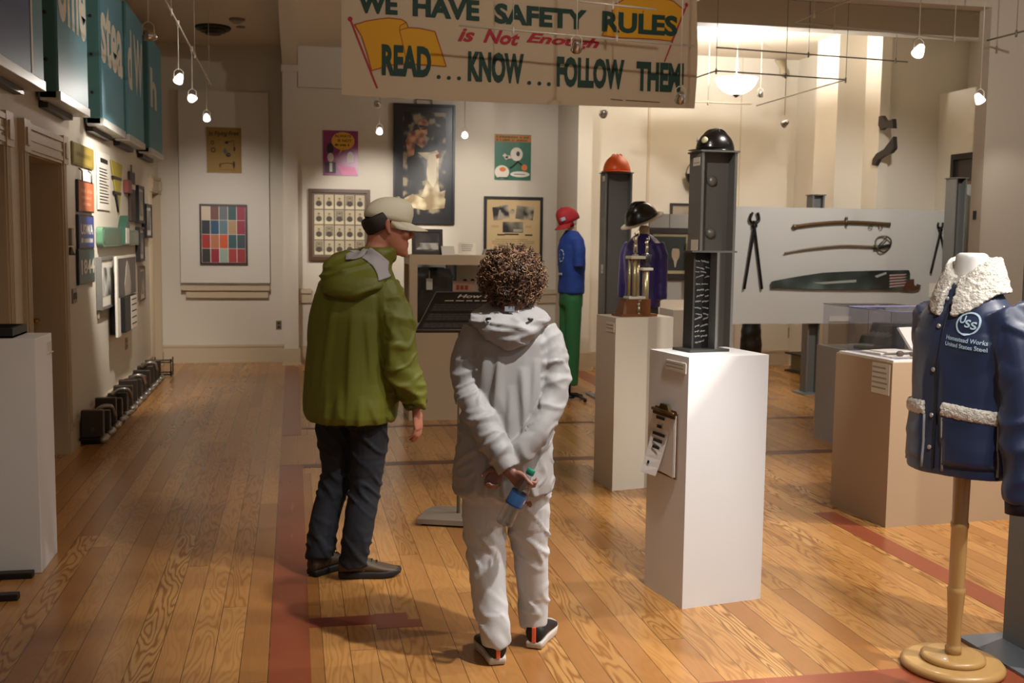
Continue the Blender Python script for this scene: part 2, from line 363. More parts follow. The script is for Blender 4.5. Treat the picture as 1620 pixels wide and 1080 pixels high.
# doors on the left wall
def door(n, y0, y1, zt=2.12, handle=True, dep=.2):
    cw = .15
    k = MB()
    for a, b in ((y0-cw, y0), (y1, y1+cw)):
        k.box((XL-.02, a, 0), (XL+.022, b, zt+.02))
        for q in (.03, .065, .10): k.box((XL+.02, a+q, .16), (XL+.032, a+q+.02, zt))
        k.box((XL, a-.006, 0), (XL+.036, b+.006, .16))
        k.box((XL, a-.008, zt+.0), (XL+.042, b+.008, zt+.2)); k.box((XL+.04, a+.03, zt+.04), (XL+.052, b-.03, zt+.15))
    k.box((XL-.02, y0, zt), (XL+.028, y1, zt+.19)); k.box((XL, y0, zt+.15), (XL+.04, y1, zt+.18)); k.box((XL, y0, zt+.02), (XL+.036, y1, zt+.05)); k.box((XL, y0, zt+.08), (XL+.034, y1, zt+.1))
    k.box((XL-dep, y1-.004, 0), (XL, y1+.01, zt)); k.box((XL-dep, y0-.01, 0), (XL, y0+.004, zt)); k.box((XL-dep, y0, zt-.006), (XL, y1, zt+.01))
    fr = st('trim_%d' % (n+3), k, mat('door_casing', (.72, .645, .53), .5))
    d = MB(); x = XL-dep
    d.box((x-.04, y0+.005, .005), (x, y1-.006, zt-.008)); yy = (y1-y0)
    for za, zb in ((.15, .85), (1.0, 1.45), (1.55, 2.0)):
        for ya in (.09, .53):
            d.box((x-.01, y0+yy*ya, za), (x+.008, y0+yy*(ya+.38), zb)); d.box((x, y0+yy*(ya+.04), za+.05), (x+.016, y0+yy*(ya+.34), zb-.05))
    dr = st('door_%d' % n, d, DOORM)
    if handle:
        h = MB(); yh = y1-.09
        h.box((x, yh-.03, .88), (x+.008, yh+.03, 1.12)); h.tube([(x, yh, 1.0), (x+.06, yh, 1.0)], .011); h.tube([(x+.055, yh+.01, 1.0), (x+.06, yh-.12, .995)], .011)
        o = h.build('door_handle', mat('brass', 'a8803c', .3, 1)); o.parent = dr; o['label'] = 'brass lever handle'
door(1, 5.65, 6.75); door(2, 7.33, 8.34); door(3, 13.4, 14.03, handle=False)
# ------------------------------------------------------------------ left side
BLACK = mat('black_satin', (.07, .068, .066), .45)
DARKF = mat('dark_frame', (.14, .11, .10), .4)
PAPER = mat('paper', (.86, .83, .77), .7)
INK = mat('ink', (.10, .09, .08), .7)
STEEL = mat('dull_steel', (.42, .39, .36), .4, .9)
CHROME = mat('chrome', (.8, .8, .8), .18, 1)
GLASS = mat('glass', (.97, .98, .98), .02, trans=1)
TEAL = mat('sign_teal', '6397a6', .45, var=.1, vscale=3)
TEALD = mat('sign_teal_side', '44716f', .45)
NAVY = mat('sign_navy', '4a5f8c', .45)
SIGNW = mat('sign_cream', 'd8d0be', .5)
# five large enamel sign boxes high on the wall
XS = -1.5; SZ0, SZ1 = 2.50, 3.76
SIGNS = [(5.95, 7.22, 'navy blue enamel sign box with a white ring, nearest on the left wall'),
         (7.66, 8.71, 'teal enamel sign box lettered ome, above the door casing'),
         (9.32, 10.48, 'teal enamel sign box lettered stea, between the ome box and the narrow far ones'),
         (10.72, 11.82, 'teal enamel sign box with dark near edge, second from the far end'),
         (12.3, 13.42, 'teal enamel sign box at the far end of the wall by the back corner')]
for i, (y0, y1, lb) in enumerate(SIGNS):
    r = thing('sign_box', lb, 'sign', (XS-.06, (y0+y1)/2, SZ0), 0, 'enamel sign boxes high on the left wall')
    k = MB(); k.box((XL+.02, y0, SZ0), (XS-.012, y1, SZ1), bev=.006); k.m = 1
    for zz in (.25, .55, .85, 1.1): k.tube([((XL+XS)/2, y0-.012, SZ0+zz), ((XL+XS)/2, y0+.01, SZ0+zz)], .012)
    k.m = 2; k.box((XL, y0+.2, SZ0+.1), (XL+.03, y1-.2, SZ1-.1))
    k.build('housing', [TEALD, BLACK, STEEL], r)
    f = MB(); f.box((XS-.02, y0+.004, SZ0+.05), (XS, y1-.004, SZ1-.004)); n = (1, 0, 0); x = XS
    if i == 0:
        c = (y0+.12, 3.52); R = [(.62, .70)]
        f.m = 1
        for ra, rb in R:
            pts = [(c[0]+rb*cos(a*pi/40), c[1]+rb*sin(a*pi/40)) for a in range(-28, 13)]+[(c[0]+ra*cos(a*pi/40), c[1]+ra*sin(a*pi/40)) for a in range(12, -29, -1)]
            for q in range(40):
                A, B = pts[q], pts[q+1]; Cc, D = pts[-2-q], pts[-1-q]
                f.poly([(x+.002, *A), (x+.002, *B), (x+.002, *Cc), (x+.002, *D)])
        f.m = 2; f.poly([(x+.0015, 6.94, SZ0+.05), (x+.0015, y1-.004, SZ0+.05), (x+.0015, y1-.004, SZ1-.01), (x+.0015, 6.94, SZ1-.01)])
        f.m = 1; f.poly([(x+.003, 6.90, SZ0+.05), (x+.003, 6.945, SZ0+.05), (x+.003, 6.945, SZ1-.01), (x+.003, 6.90, SZ1-.01)])
        f.m = 1; f.poly([(x+.003, 7.06, 3.3), (x+.003, 7.15, 3.3), (x+.003, 7.15, SZ1-.01), (x+.003, 7.06, SZ1-.01)])
        ms = [NAVY, SIGNW, TEAL]
    else:
        tx = [('ome', y0+.02, y1-.04, 3.02, .42), ('stea', y0+.0, y1-.05, 3.0, .5), ('d W', y0+.05, y1-.05, 2.98, .56), ('h', y0+.1, y0+.62, 3.0, .42)][i-1]
        put_text(f, tx[0], (x, tx[1], tx[3]), (x, tx[2], tx[3]), tx[4]*(1.0 if i < 3 else 1), (0, 0, 1), n, 1, bold=.03)
        ms = [TEAL, SIGNW]
    f.build('face_panel', ms, r)
    k = MB(); k.box((XL+.03, y0, SZ0-.012), (XS+.012, y1, SZ0+.05), bev=.004); k.build('bottom_channel', mat('sign_channel', (.78, .77, .74), .35, .1), r)
    k = MB(); k.box((XL, y0+.1, SZ0-.05), (XL+.06, y1-.12, SZ0-.012)); k.build('mounting_rail', DARKF, r)
# small plaques on the wall
def plaque(name, lb, y0, y1, z0, z1, t, m, txt=(), tm=None, frame=None, group=None, hooks=False, cat='sign'):
    r = thing(name, lb, cat, (XL+t/2, (y0+y1)/2, z0), 0, group); x = XL+t
    k = MB(); k.box((XL+.004, y0, z0), (x, y1, z1), bev=.004); b = .012
    k.build('board', frame or m, r)
    f = MB(); f.box((x-.002, y0+b, z0+b), (x+.003, y1-b, z1-b))
    for s, ya, yb, zb, h in txt:
      if s == '~': scrawl(f, 1, (x+.0035, y0+(y1-y0)*ya, z0+(z1-z0)*zb), (x+.0035, y0+(y1-y0)*yb, z0+(z1-z0)*zb), (z1-z0)*h)
      else: put_text(f, s, (x+.003, y0+(y1-y0)*ya, z0+(z1-z0)*zb), (x+.003, y0+(y1-y0)*yb, z0+(z1-z0)*zb), (z1-z0)*h, (0, 0, 1), (1, 0, 0), 1, bold=.03)
    f.build('face', [m, tm or INK], r)
    if hooks:
        for q in (.2, .8): k = MB(); k.tube([(XL+.03, y0+(y1-y0)*q, z1-.01), (XL+.03, y0+(y1-y0)*q, z1+.07), (XL+.005, y0+(y1-y0)*q, z1+.09)], .006); k.build('hook', STEEL, r)
    return r
def lines(f, x, y0, y1, z0, z1, n, mi, seed=1):
    q = random.Random(seed); f.m = mi; h = (z1-z0)/n
    for i in range(n):
        z = z1-h*(i+.7); f.poly([(x, y0, z), (x, y0+(y1-y0)*q.uniform(.6, 1), z), (x, y0+(y1-y0)*q.uniform(.6, 1), z+h*.35), (x, y0, z+h*.35)])
plaque('plaque', 'small mustard yellow plaque, topmost beside the door', 8.79, 9.66, 2.15, 2.32, .018, mat('mustard', '8d7a32', .5, var=.15), [('~', .14, .86, .4, .22)], mat('mustard_dark', '6e5d22', .5), cat='sign')
plaque('enamel_plaque', 'square orange sign hanging from two hooks', 8.93, 9.6, 1.79, 2.04, .022, mat('rust_orange', 'b0613c', .5, var=.12), [('~', .14, .84, .62, .12), ('~', .2, .8, .42, .1), ('~', .25, .75, .22, .1)], mat('orange_pale', 'c98a68', .5), DARKF, hooks=True)
plaque('enamel_plaque', 'square blue sign with two rows of white letters', 8.91, 9.57, 1.5, 1.77, .022, mat('sign_blue', '353f7a', .4), [('USWA', .1, .9, .42, .3), ('~', .12, .88, .18, .14)], SIGNW, DARKF)
plaque('enamel_plaque', 'square dark green sign with large white numerals', 8.88, 9.56, 1.22, 1.5, .022, mat('sign_green', '2f4a48', .4), [('1844', .12, .95, .28, .42)], SIGNW, DARKF)
# certificate, pennant
r = thing('certificate', 'tall pale printed certificate hung between the yellow plaque and the pennant', 'document', (XL+.01, 10.2, 1.85), 0)
f = MB(); f.box((XL+.006, 9.86, 1.83), (XL+.014, 10.5, 2.33)); lines(f, XL+.0155, 9.93, 10.45, 1.88, 2.2, 12, 1, 3); f.m = 1; f.poly([(XL+.0155, 10.0, 2.24), (XL+.0155, 10.38, 2.24), (XL+.0155, 10.38, 2.28), (XL+.0155, 10.0, 2.28)])
f.build('sheet', [PAPER, INK], r)
r = thing('pennant', 'yellow and black triangular pennant pointing down', 'pennant', (XL+.01, 10.8, 2.07), 0)
f = MB(Matrix(((0, 0, 1, XL+.006), (1, 0, 0, 0), (0, 1, 0, 0), (0, 0, 0, 1))))
f.prism([(10.58, 2.30), (11.24, 2.29), (10.98, 1.80)], .01); f.m = 1
for a in (.12, .26): f.prism([(10.6+a*.3, 2.28-a), (11.22-a*.33, 2.28-a), (11.22-a*.33-.03, 2.25-a), (10.6+a*.3+.02, 2.25-a)], .012)
f.prism([(10.78, 2.0), (10.9, 1.98), (10.99, 1.81), (10.95, 1.83)], .012)
f.build('cloth', [mat('pennant_yellow', 'a8963a', .7), BLACK], r)
# leather strap and red tag
k = MB(); k.box((XL+.004, 11.66, 1.75), (XL+.03, 12.0, 2.26), bev=.008); k.m = 1; k.tube([(XL+.02, 11.8, 2.25), (XL+.02, 11.8, 2.33)], .008); k.m = 2; k.box((XL+.03, 11.7, 2.08), (XL+.034, 11.98, 2.13))
k.build('strap', [mat('dark_brown', '4a382e', .6, var=.2), STEEL, PAPER], label='dark brown leather strap hanging beside the far row of frames', cat='strap')
k = MB(); k.box((XL+.004, 11.36, 2.03), (XL+.05, 11.62, 2.16), bev=.004); k.build('tag', mat('tag_red', '7a3026', .5), label='small dark red tag left of the leather strap', cat='tag')
# framed things: frame > picture, mat board
def frame_left(lb, y0, y1, z0, z1, t, fm, pic, bw=.03, mount=None, grp=None, name='framed_picture'):
    r = thing(name, lb, 'picture', (XL+t/2, (y0+y1)/2, z0), 0, grp); x = XL+t; k = MB()
    for a in ((y0, z0, y1, z0+bw), (y0, z1-bw, y1, z1), (y0, z0+bw, y0+bw, z1-bw), (y1-bw, z0+bw, y1, z1-bw)): k.box((XL+.004, a[0], a[1]), (x, a[2], a[3]))
    k.build('frame', fm, r)
    f = MB(); f.box((XL+.004, y0+bw*.5, z0+bw*.5), (x-.012, y1-bw*.5, z1-bw*.5))
    if mount:
        f.m = 1; q = mount; f.box((x-.013, y0+q, z0+q*1.1), (x-.009, y1-q, z1-q*.9))
        f.build('picture', [PAPER, pic], r)
    else: f.build('picture', pic, r)
    return r
BW = photo_mat('bw_photo', '2a2724', 'c9c2b6', 5, '8a8278')
frame_left('slim black frame on the left wall, upper of the near pair at the far end', 12.1, 12.55, 1.74, 2.14, .05, BLACK, BW, .03, .07)
frame_left('slim black frame on the left wall, under the upper slim black frame', 12.12, 12.5, 1.33, 1.70, .05, BLACK, BW, .03, .07)
frame_left('black frame on the left wall, farthest one beside the far doorway', 12.62, 13.1, 1.58, 1.96, .06, BLACK, photo_mat('bw_photo2', '3a3632', 'b8ae9c', 4, seed=3), .03, .08)
frame_left('thin brown frame on the left wall, low behind the big figure photograph', 12.25, 12.65, .9, 1.27, .03, mat('brown_frame', '5d4836', .5), BW, .02, .06)
r = frame_left('grey framed photograph of a mill, low on the left wall under the certificate', 9.72, 10.35, .97, 1.42, .05, mat('grey_frame', '77756f', .5), photo_mat('mill_photo', '4f534f', 'd6d4cc', 6, seed=5), .025, .1)
k = MB(); k.box((XL+.005, 9.74, .90), (XL+.02, 10.25, .96)); k.build('caption_strip', mat('caption', 'a39584', .7), r)
# large figure photograph standing out from the wall over a black case
r = thing('display_case', 'black display case with a tall figure photograph, sticking out low on the wall', 'display case', (XL+.1, 10.5, .68), 0)
k = MB(); k.box((XL+.005, 10.38, .70), (-1.56, 11.2, 1.22)); k.build('case', BLACK, r)
f = MB(); f.box((-1.56, 10.13, .70), (-1.54, 11.33, 1.42)); f.build('backing', PAPER, r)
f = MB(); f.box((-1.54, 10.2, 1.05), (-1.536, 11.28, 1.40)); f.m = 1
f.prism([(10.58, 1.05), (10.88, 1.05), (10.92, 1.16), (10.86, 1.27), (10.8, 1.33), (10.72, 1.37), (10.65, 1.32), (10.62, 1.26), (10.54, 1.15)], .004, Matrix(((0, 0, 1, -1.536), (1, 0, 0, 0), (0, 1, 0, 0), (0, 0, 0, 1))))
f.build('photograph', [mat('photo_grey', '5b544e', .4, var=.25), mat('photo_figure', 'b5a898', .5, var=.15)], r)
k = MB(); k.box((-1.54, 10.3, .725), (-1.50, 11.05, 1.045)); k.build('lower_box', BLACK, r)
k = MB(); k.box((-1.50, 10.66, .73), (-1.497, 11.03, 1.04)); k.m = 1
for q in (.77, .83, .89, .95, 1.0): k.box((-1.497, 10.69, q), (-1.496, 11.0, q+.012))
k.build('printed_panel', [PAPER, INK], r)
# green glass tray pair with a small white card
r = thing('enamel_tray', 'long green enamel tray with rounded rim on the left wall', 'tray', (XL+.04, 10.8, 1.5), 0)
def rr(y0, y1, z0, z1, rd=.05):
    P = []
    for cy, cz, a0 in ((y1-rd, z1-rd, 0), (y0+rd, z1-rd, 90), (y0+rd, z0+rd, 180), (y1-rd, z0+rd, 270)):
        for q in range(6): a = radians(a0+q*18); P.append((cy+rd*cos(a), cz+rd*sin(a)))
    return P
MX = Matrix(((0, 0, 1, XL+.004), (1, 0, 0, 0), (0, 1, 0, 0), (0, 0, 0, 1)))
GRN = mat('green_enamel', '5d8468', .25)
k = MB(MX); k.prism(rr(9.78, 10.85, 1.51, 1.68), .05); k.m = 1; k.prism(rr(9.84, 10.79, 1.53, 1.66), .054); k.build('tray_half', [GRN, mat('green_enamel_dark', '47705a', .2)], r)
k = MB(MX); k.prism(rr(11.15, 12.0, 1.51, 1.66), .05); k.m = 1; k.prism(rr(11.2, 11.95, 1.53, 1.64), .054); k.build('tray_half', [GRN, mat('green_enamel_dark', '47705a', .2)], r)
k = MB(MX); k.prism([(10.85, 1.52), (11.2, 1.52), (11.24, 1.7), (11.1, 1.8), (10.98, 1.7)], .07); k.m = 1; k.prism([(10.95, 1.53), (11.15, 1.53), (11.17, 1.68), (10.97, 1.68)], .074); k.build('centre_piece', [mat('green_dark', '3a5a48', .3), PAPER], r)
# light switch, outlet, wall box
k = MB(); k.box((XL, 8.69, 1.09), (XL+.01, 8.85, 1.2), bev=.003); k.m = 1; k.box((XL+.01, 8.72, 1.12), (XL+.016, 8.755, 1.17)); k.box((XL+.01, 8.785, 1.12), (XL+.016, 8.82, 1.17))
k.build('light_switch', [mat('bronze_plate', '7d6c5c', .4, .3), DARKF], label='bronze double light switch plate below the dark green sign', cat='light switch')
k = MB(); k.box((XL, 11.28, .47), (XL+.01, 11.4, .59), bev=.003); k.m = 1; k.box((XL+.01, 11.31, .49), (XL+.013, 11.37, .52)); k.box((XL+.01, 11.31, .54), (XL+.013, 11.37, .57))
k.build('power_outlet', [mat('beige_plate', '8f7f6a', .5), DARKF], label='beige wall outlet low on the left wall', cat='outlet')
r = thing('alarm_bell', 'small metal box and horn fixed beside the door casing', 'alarm', (XL+.03, 8.56, 1.53), 0)
k = MB(); k.box((XL, 8.53, 1.53), (XL+.045, 8.62, 1.66), bev=.006); k.build('box', mat('alarm_metal', '9b938a', .35, .6), r)
k = MB(); k.lathe([(.012, 0), (.018, .03), (.035, .06)], 14, T((XL+.03, 8.55, 1.52), 0, pi)); k.build('horn', STEEL, r)
# row of small steel moulds along the skirting
def mould(i, y, lb):
    q = random.Random(i); h = q.uniform(.2, .27)
    r = thing('steel_mould', lb, 'steel casting', (XL+.12, y, 0), q.uniform(-.06, .06), 'steel castings lined up along the skirting'); A = ABS[r.name]
    k = MB(A); k.box((-.09, -.03, .045), (.075, .03, h), bev=.008); k.box((-.085, .045, .05), (.07, .085, h-.025), bev=.006); k.build('slab', mat('cast_steel', (.36, .32, .285), .42, .75, var=.3, vscale=12), r)
    k = MB(A); k.box((-.1, -.07, 0), (.06, .1, .05), bev=.012); k.build('foot', mat('black_iron', (.10, .09, .085), .45, .6), r)
    k = MB(A)
    for yy in (-.045, .02, .08): k.ball((.075, yy, .03), .03, 10); k.tube([(.04, yy, .03), (.11, yy, .03)], .014, 8)
    k.build('bolt', mat('bright_steel', (.62, .6, .57), .3, .9), r)
    if i % 3 == 1:
        k = MB(A); k.tube(bez([(-.04, -.05, h-.01), (.02, -.05, h+.035), (.085, -.03, h+.03), (.105, .02, h-.05)]), .017, 8); k.build('handle', mat('bright_steel', (.62, .6, .57), .3, .9), r)
NM = 13
for i in range(NM):
    y = 8.78+i*.31
    lb = {0: 'nearest steel casting at the front of the row by the skirting', NM-1: 'last steel casting of the row, beside the far doorway'}.get(i, '%s steel casting of the row along the skirting, counted from the near end' % ('', 'second', 'third', 'fourth', 'fifth', 'sixth', 'seventh', 'eighth', 'ninth', 'tenth', 'eleventh', 'twelfth')[min(i, 11)])
    mould(i, y, lb)
r = thing('steel_rack', 'low black wire rack at the far end of the casting row', 'rack', (XL+.14, 12.98, 0)); k = MB()
for z in (.02, .16):
    k.tube([(XL+.06, 12.88, z), (XL+.26, 12.88, z), (XL+.26, 13.1, z), (XL+.06, 13.1, z)], .008, 6, closed=True)
for x, y in ((.06, 12.88), (.26, 12.88), (.26, 13.1), (.06, 13.1)): k.tube([(XL+x, y, 0), (XL+x, y, .2)], .008, 6)
k.build('wire_frame', BLACK, r)
# near left pedestal
def pedestal(lb, lo, hi, m, rz=0, c=None, name='pedestal', rim=True):
    r = thing(name, lb, 'pedestal', c or ((lo[0]+hi[0])/2, (lo[1]+hi[1])/2, 0), rz); return r
r = thing('pedestal', 'white pedestal at the left edge carrying a black tray', 'pedestal', (-1.41, 5.56, 0))
k = MB(); k.box((-1.64, 5.39, 0), (-1.19, 5.74, 1.125), bev=.003); k.build('plinth', WHITE, r)
k = MB(); k.box((-1.19, 5.63, 1.035), (-1.186, 5.72, 1.085)); k.box((-1.187, 5.62, 1.03), (-1.18, 5.73, 1.036)); k.build('label_holder', mat('clear_plastic', (.8, .78, .74), .2), r, label='clear label holder')
r = thing('tray', 'shallow black tray on the white pedestal at the left edge', 'tray', (-1.45, 5.56, 1.127)); k = MB()
k.box((-1.62, 5.44, 1.127), (-1.3, 5.72, 1.135)); 
for a in ((-1.62, 5.44, -1.3, 5.455), (-1.62, 5.705, -1.3, 5.72), (-1.62, 5.455, -1.605, 5.705), (-1.315, 5.455, -1.3, 5.705)): k.box((a[0], a[1], 1.127), (a[2], a[3], 1.172))
k.build('tray_body', BLACK, r); k = MB(); k.box((-1.6, 5.46, 1.136), (-1.32, 5.7, 1.15)); k.build('tray_liner', mat('grey_liner', (.2, .2, .2), .8), r)
r = thing('stand_base', 'black metal stand base with two bars on the floor at lower left', 'stand', (-1.5, 5.15, 0)); k = MB()
k.box((-1.62, 5.305, .0), (-1.215, 5.36, .03), bev=.004); k.build('foot_bar', BLACK, r); k = MB(); k.box((-1.62, 4.985, .0), (-1.205, 5.035, .03), bev=.004); k.build('foot_bar', BLACK, r)
k = MB(); k.box((-1.5, 5.03, .0), (-1.45, 5.31, .03), bev=.004); k.build('cross_bar', BLACK, r)
k = MB(); k.tube([(-1.475, 5.17, .03), (-1.475, 5.17, 1.0)], .014); k.build('upright', BLACK, r)
# ------------------------------------------------------------------ back walls
def frame_back(lb, a, b, y, t, fm, bw, build, name='framed_picture', cat='picture', grp=None):
    """a,b: lower-left and upper-right corner (x,z) on the wall plane y; build(f, x0,z0,x1,z1,yf) fills the picture"""
    (x0, z0), (x1, z1) = a, b; r = thing(name, lb, cat, ((x0+x1)/2, y-t/2, z0), 0, grp)
    if fm:
        k = MB()
        for q in ((x0, z0, x1, z0+bw), (x0, z1-bw, x1, z1), (x0, z0+bw, x0+bw, z1-bw), (x1-bw, z0+bw, x1, z1-bw)): k.box((q[0], y-t, q[1]), (q[2], y-.004, q[3]))
        k.build('frame', fm, r)
    f = MB(); f.box((x0+bw*.6, y-t*.55, z0+bw*.6), (x1-bw*.6, y-.004, z1-bw*.6)); yf = y-t*.55-.001
    ms = build(f, x0+bw, z0+bw, x1-bw, z1-bw, yf); f.build('picture' if fm else 'sheet', ms, r); return r
def rect(f, mi, x0, z0, x1, z1, y): f.m = mi; f.poly([(x0, y, z0), (x1, y, z0), (x1, y, z1), (x0, y, z1)])
def disc(f, mi, x, z, rx, rz, y, n=24, a0=0, a1=360): f.m = mi; f.poly([(x+rx*cos(radians(a0+(a1-a0)*i/n)), y, z+rz*sin(radians(a0+(a1-a0)*i/n))) for i in range(n)])
def rot_rect(f, mi, cx, cz, w_, h_, a, y):
    f.m = mi; f.poly([(cx+u*w_/2*cos(a)-v*h_/2*sin(a), y, cz+u*w_/2*sin(a)+v*h_/2*cos(a)) for u, v in ((-1, -1), (1, -1), (1, 1), (-1, 1))])
def qlines(f, mi, x0, z0, x1, z1, y, n, seed=0):
    q = random.Random(seed); h = (z1-z0)/n
    for i in range(n):
        d = (x1-x0)*q.uniform(0, .2); rect(f, mi, x0+d*.5, z0+h*(i+.3), x1-d, z0+h*(i+.68), y)
# white display panel on the left bay
k = MB(); k.box((-1.39, 14.165, 1.02), (-.295, 14.215, 3.41)); k.build('display_screen', mat('panel_white', (.82, .79, .74), .6), label='tall white display panel with poster and colour grid on the back left wall', cat='panel')
def yellow_poster(f, x0, z0, x1, z1, y):
    W_, H_ = x1-x0, z1-z0
    put_text(f, 'In Flying Free', (x0+.03, y-.001, z0+H_*.78), (x1-.03, y-.001, z0+H_*.80), H_*.13, (0, 0, 1), (0, -1, 0), 1, .01, .2)
    for u, v, a, b in ((.17, .66, .055, .05), (.19, .5, .075, .06)): disc(f, 2, x0+W_*u, z0+H_*v, W_*a, H_*b, y-.001); disc(f, 0, x0+W_*u, z0+H_*v, W_*a*.45, H_*b*.45, y-.002)
    for u, v, a, b, m in ((.58, .67, .05, .03, 1), (.8, .53, .03, .05, 1), (.53, .48, .05, .06, 3), (.62, .4, .07, .05, 1), (.78, .18, .035, .08, 1), (.38, .16, .03, .05, 2)): disc(f, m, x0+W_*u, z0+H_*v, W_*a, H_*b, y-.001)
    f.m = 4
    for P in (((.6, .68), (.78, .72), (.8, .58)), ((.55, .5), (.6, .42), (.7, .38)), ((.4, .2), (.6, .22), (.76, .2))): f.tube([(x0+W_*a, y, z0+H_*b) for a, b in P], .006, 5)
    qlines(f, 4, x0+W_*.28, z0+H_*.05, x1-W_*.06, z0+H_*.09, y-.001, 1)
    return [mat('poster_ochre', '9c7a35', .6, var=.06), mat('poster_ink', '40331c', .7), mat('poster_brown', '5e4a20', .7), mat('poster_slate', '55606a', .7), mat('poster_tan', '7e602c', .7)]
frame_back('ochre paper poster with brush lettering, on the white display panel', (-1.055, 2.40), (-.63, 2.965), 14.165, .02, None, .002, yellow_poster, 'poster', 'poster')
GRID = [['d8c6ac', '7a4a3c', '6d7478', '34595c', 'a0283c'], ['222430', '1f4f74', '63808a', 'b7976e', '9c2a40'], ['b02c20', 'c07850', 'd85a30', '305a5e', '3a4a50'], ['38302a', 'a02038', 'a0b4a4', 'b03a38', 'a03038']]
def grid_art(f, x0, z0, x1, z1, y):
    ms = [PAPER]; W_, H_ = (x1-x0)/5, (z1-z0)/4
    for j, row in enumerate(GRID):
        for i, c in enumerate(row):
            ms.append(mat('patch_'+c, c, .5, var=.12, vscale=25)); rect(f, len(ms)-1, x0+i*W_+.004, z1-(j+1)*H_+.003, x0+(i+1)*W_-.004, z1-j*H_-.003, y-.001)
    return ms
frame_back('framed grid of red, blue and grey colour patches on the white display panel', (-1.15, 1.255), (-.57, 2.01), 14.165, .035, mat('plum_frame', '3a2226', .4), .022, grid_art)
k = MB(); k.box((-.225, 14.212, .42), (-.155, 14.22, .535), bev=.002); k.m = 1; k.box((-.205, 14.208, .44), (-.175, 14.213, .465)); k.box((-.205, 14.208, .49), (-.175, 14.213, .515))
k.build('power_outlet', [mat('bronze_plate', '7d6c5c', .4, .3), DARKF], label='brown wall outlet beside the column on the back left wall', cat='outlet')
# purple poster
def purple_poster(f, x0, z0, x1, z1, y):
    W_, H_ = x1-x0, z1-z0; g = lambda u, v: (x0+W_*u, z0+H_*v)
    disc(f, 1, *g(.57, .77), W_*.33, H_*.2, y-.001); f.m = 1; f.poly([(g(.5, .6)[0], y-.001, g(.5, .6)[1]), (g(.44, .45)[0], y-.001, g(.44, .45)[1]), (g(.58, .6)[0], y-.001, g(.58, .6)[1])])
    for s, v, a, b in (('ALWAYS', .85, .33, .8), ('IS NOT', .75, .42, .82), ('~', .66, .33, .74)):
      if s == '~': scrawl(f, 2, (g(a, v)[0], y-.002, g(a, v)[1]), (g(b, v)[0], y-.002, g(b, v)[1]), H_*.05)
      else: put_text(f, s, (g(a, v)[0], y-.001, g(a, v)[1]), (g(b, v)[0], y-.001, g(b, v)[1]), H_*.06, (0, 0, 1), (0, -1, 0), 2, .02)
    disc(f, 3, *g(.2, .6), W_*.1, H_*.12, y-.001); disc(f, 4, *g(.21, .4), W_*.09, H_*.1, y-.002); rect(f, 3, *g(.05, .05), *g(.36, .3), y-.001); rect(f, 4, *g(.18, .08), *g(.26, .28), y-.002)
    disc(f, 4, *g(.78, .42), W_*.1, H_*.12, y-.001); rect(f, 4, *g(.68, .3), *g(.88, .42), y-.0015)
    f.m = 5; f.poly([(g(.4, .22)[0], y-.001, g(.4, .22)[1]), (g(.55, .02)[0], y-.001, g(.55, .02)[1]), (g(.98, .02)[0], y-.001, g(.98, .02)[1]), (g(.9, .2)[0], y-.001, g(.9, .2)[1])])
    return [mat('poster_plum', '8a2360', .35, var=.15, vscale=4), mat('poster_amber', 'd39a2c', .5), INK, mat('poster_black', '241a24', .5), mat('poster_pale', 'cfc2bc', .6), mat('poster_pink', 'c05a88', .45)]
frame_back('magenta poster with a yellow speech balloon, above the framed portraits', (.375, 2.39), (.815, 2.955), 14.0, .02, None, .002, purple_poster, 'poster', 'poster')
# framed grid of twenty portraits
def portraits(f, x0, z0, x1, z1, y):
    W_, H_ = (x1-x0-.04)/5, (z1-z0-.04)/4
    for j in range(4):
        for i in range(5):
            a, b = x0+.02+i*W_, z0+.02+j*H_; rect(f, 1, a+.009, b+.008, a+W_-.009, b+H_-.008, y-.001)
            rect(f, 4 if (i*3+j) % 4 else 5, a+.014, b+.05, a+W_-.014, b+H_-.014, y-.0015)
            cx = a+W_/2; disc(f, 2, cx, b+.075, .036, .036, y-.002); disc(f, 3, cx, b+.125, .015, .021, y-.0025); rect(f, 2, cx-.014, b+.137, cx+.014, b+.147, y-.003)
    return [mat('mat_board', '6d6152', .7), mat('card_cream', 'cbbf9f', .7), mat('coat_dark', '4a4238', .7), mat('face_sepia', '9c8a6c', .7), mat('sepia_bg', 'b6a88a', .7), mat('sepia_bg2', '8c8068', .7)]
frame_back('brown wooden frame holding rows of small sepia portraits', (.19, 1.32), (.965, 2.22), 14.0, .05, mat('walnut', '5a3a22', .45, var=.15), .045, portraits)
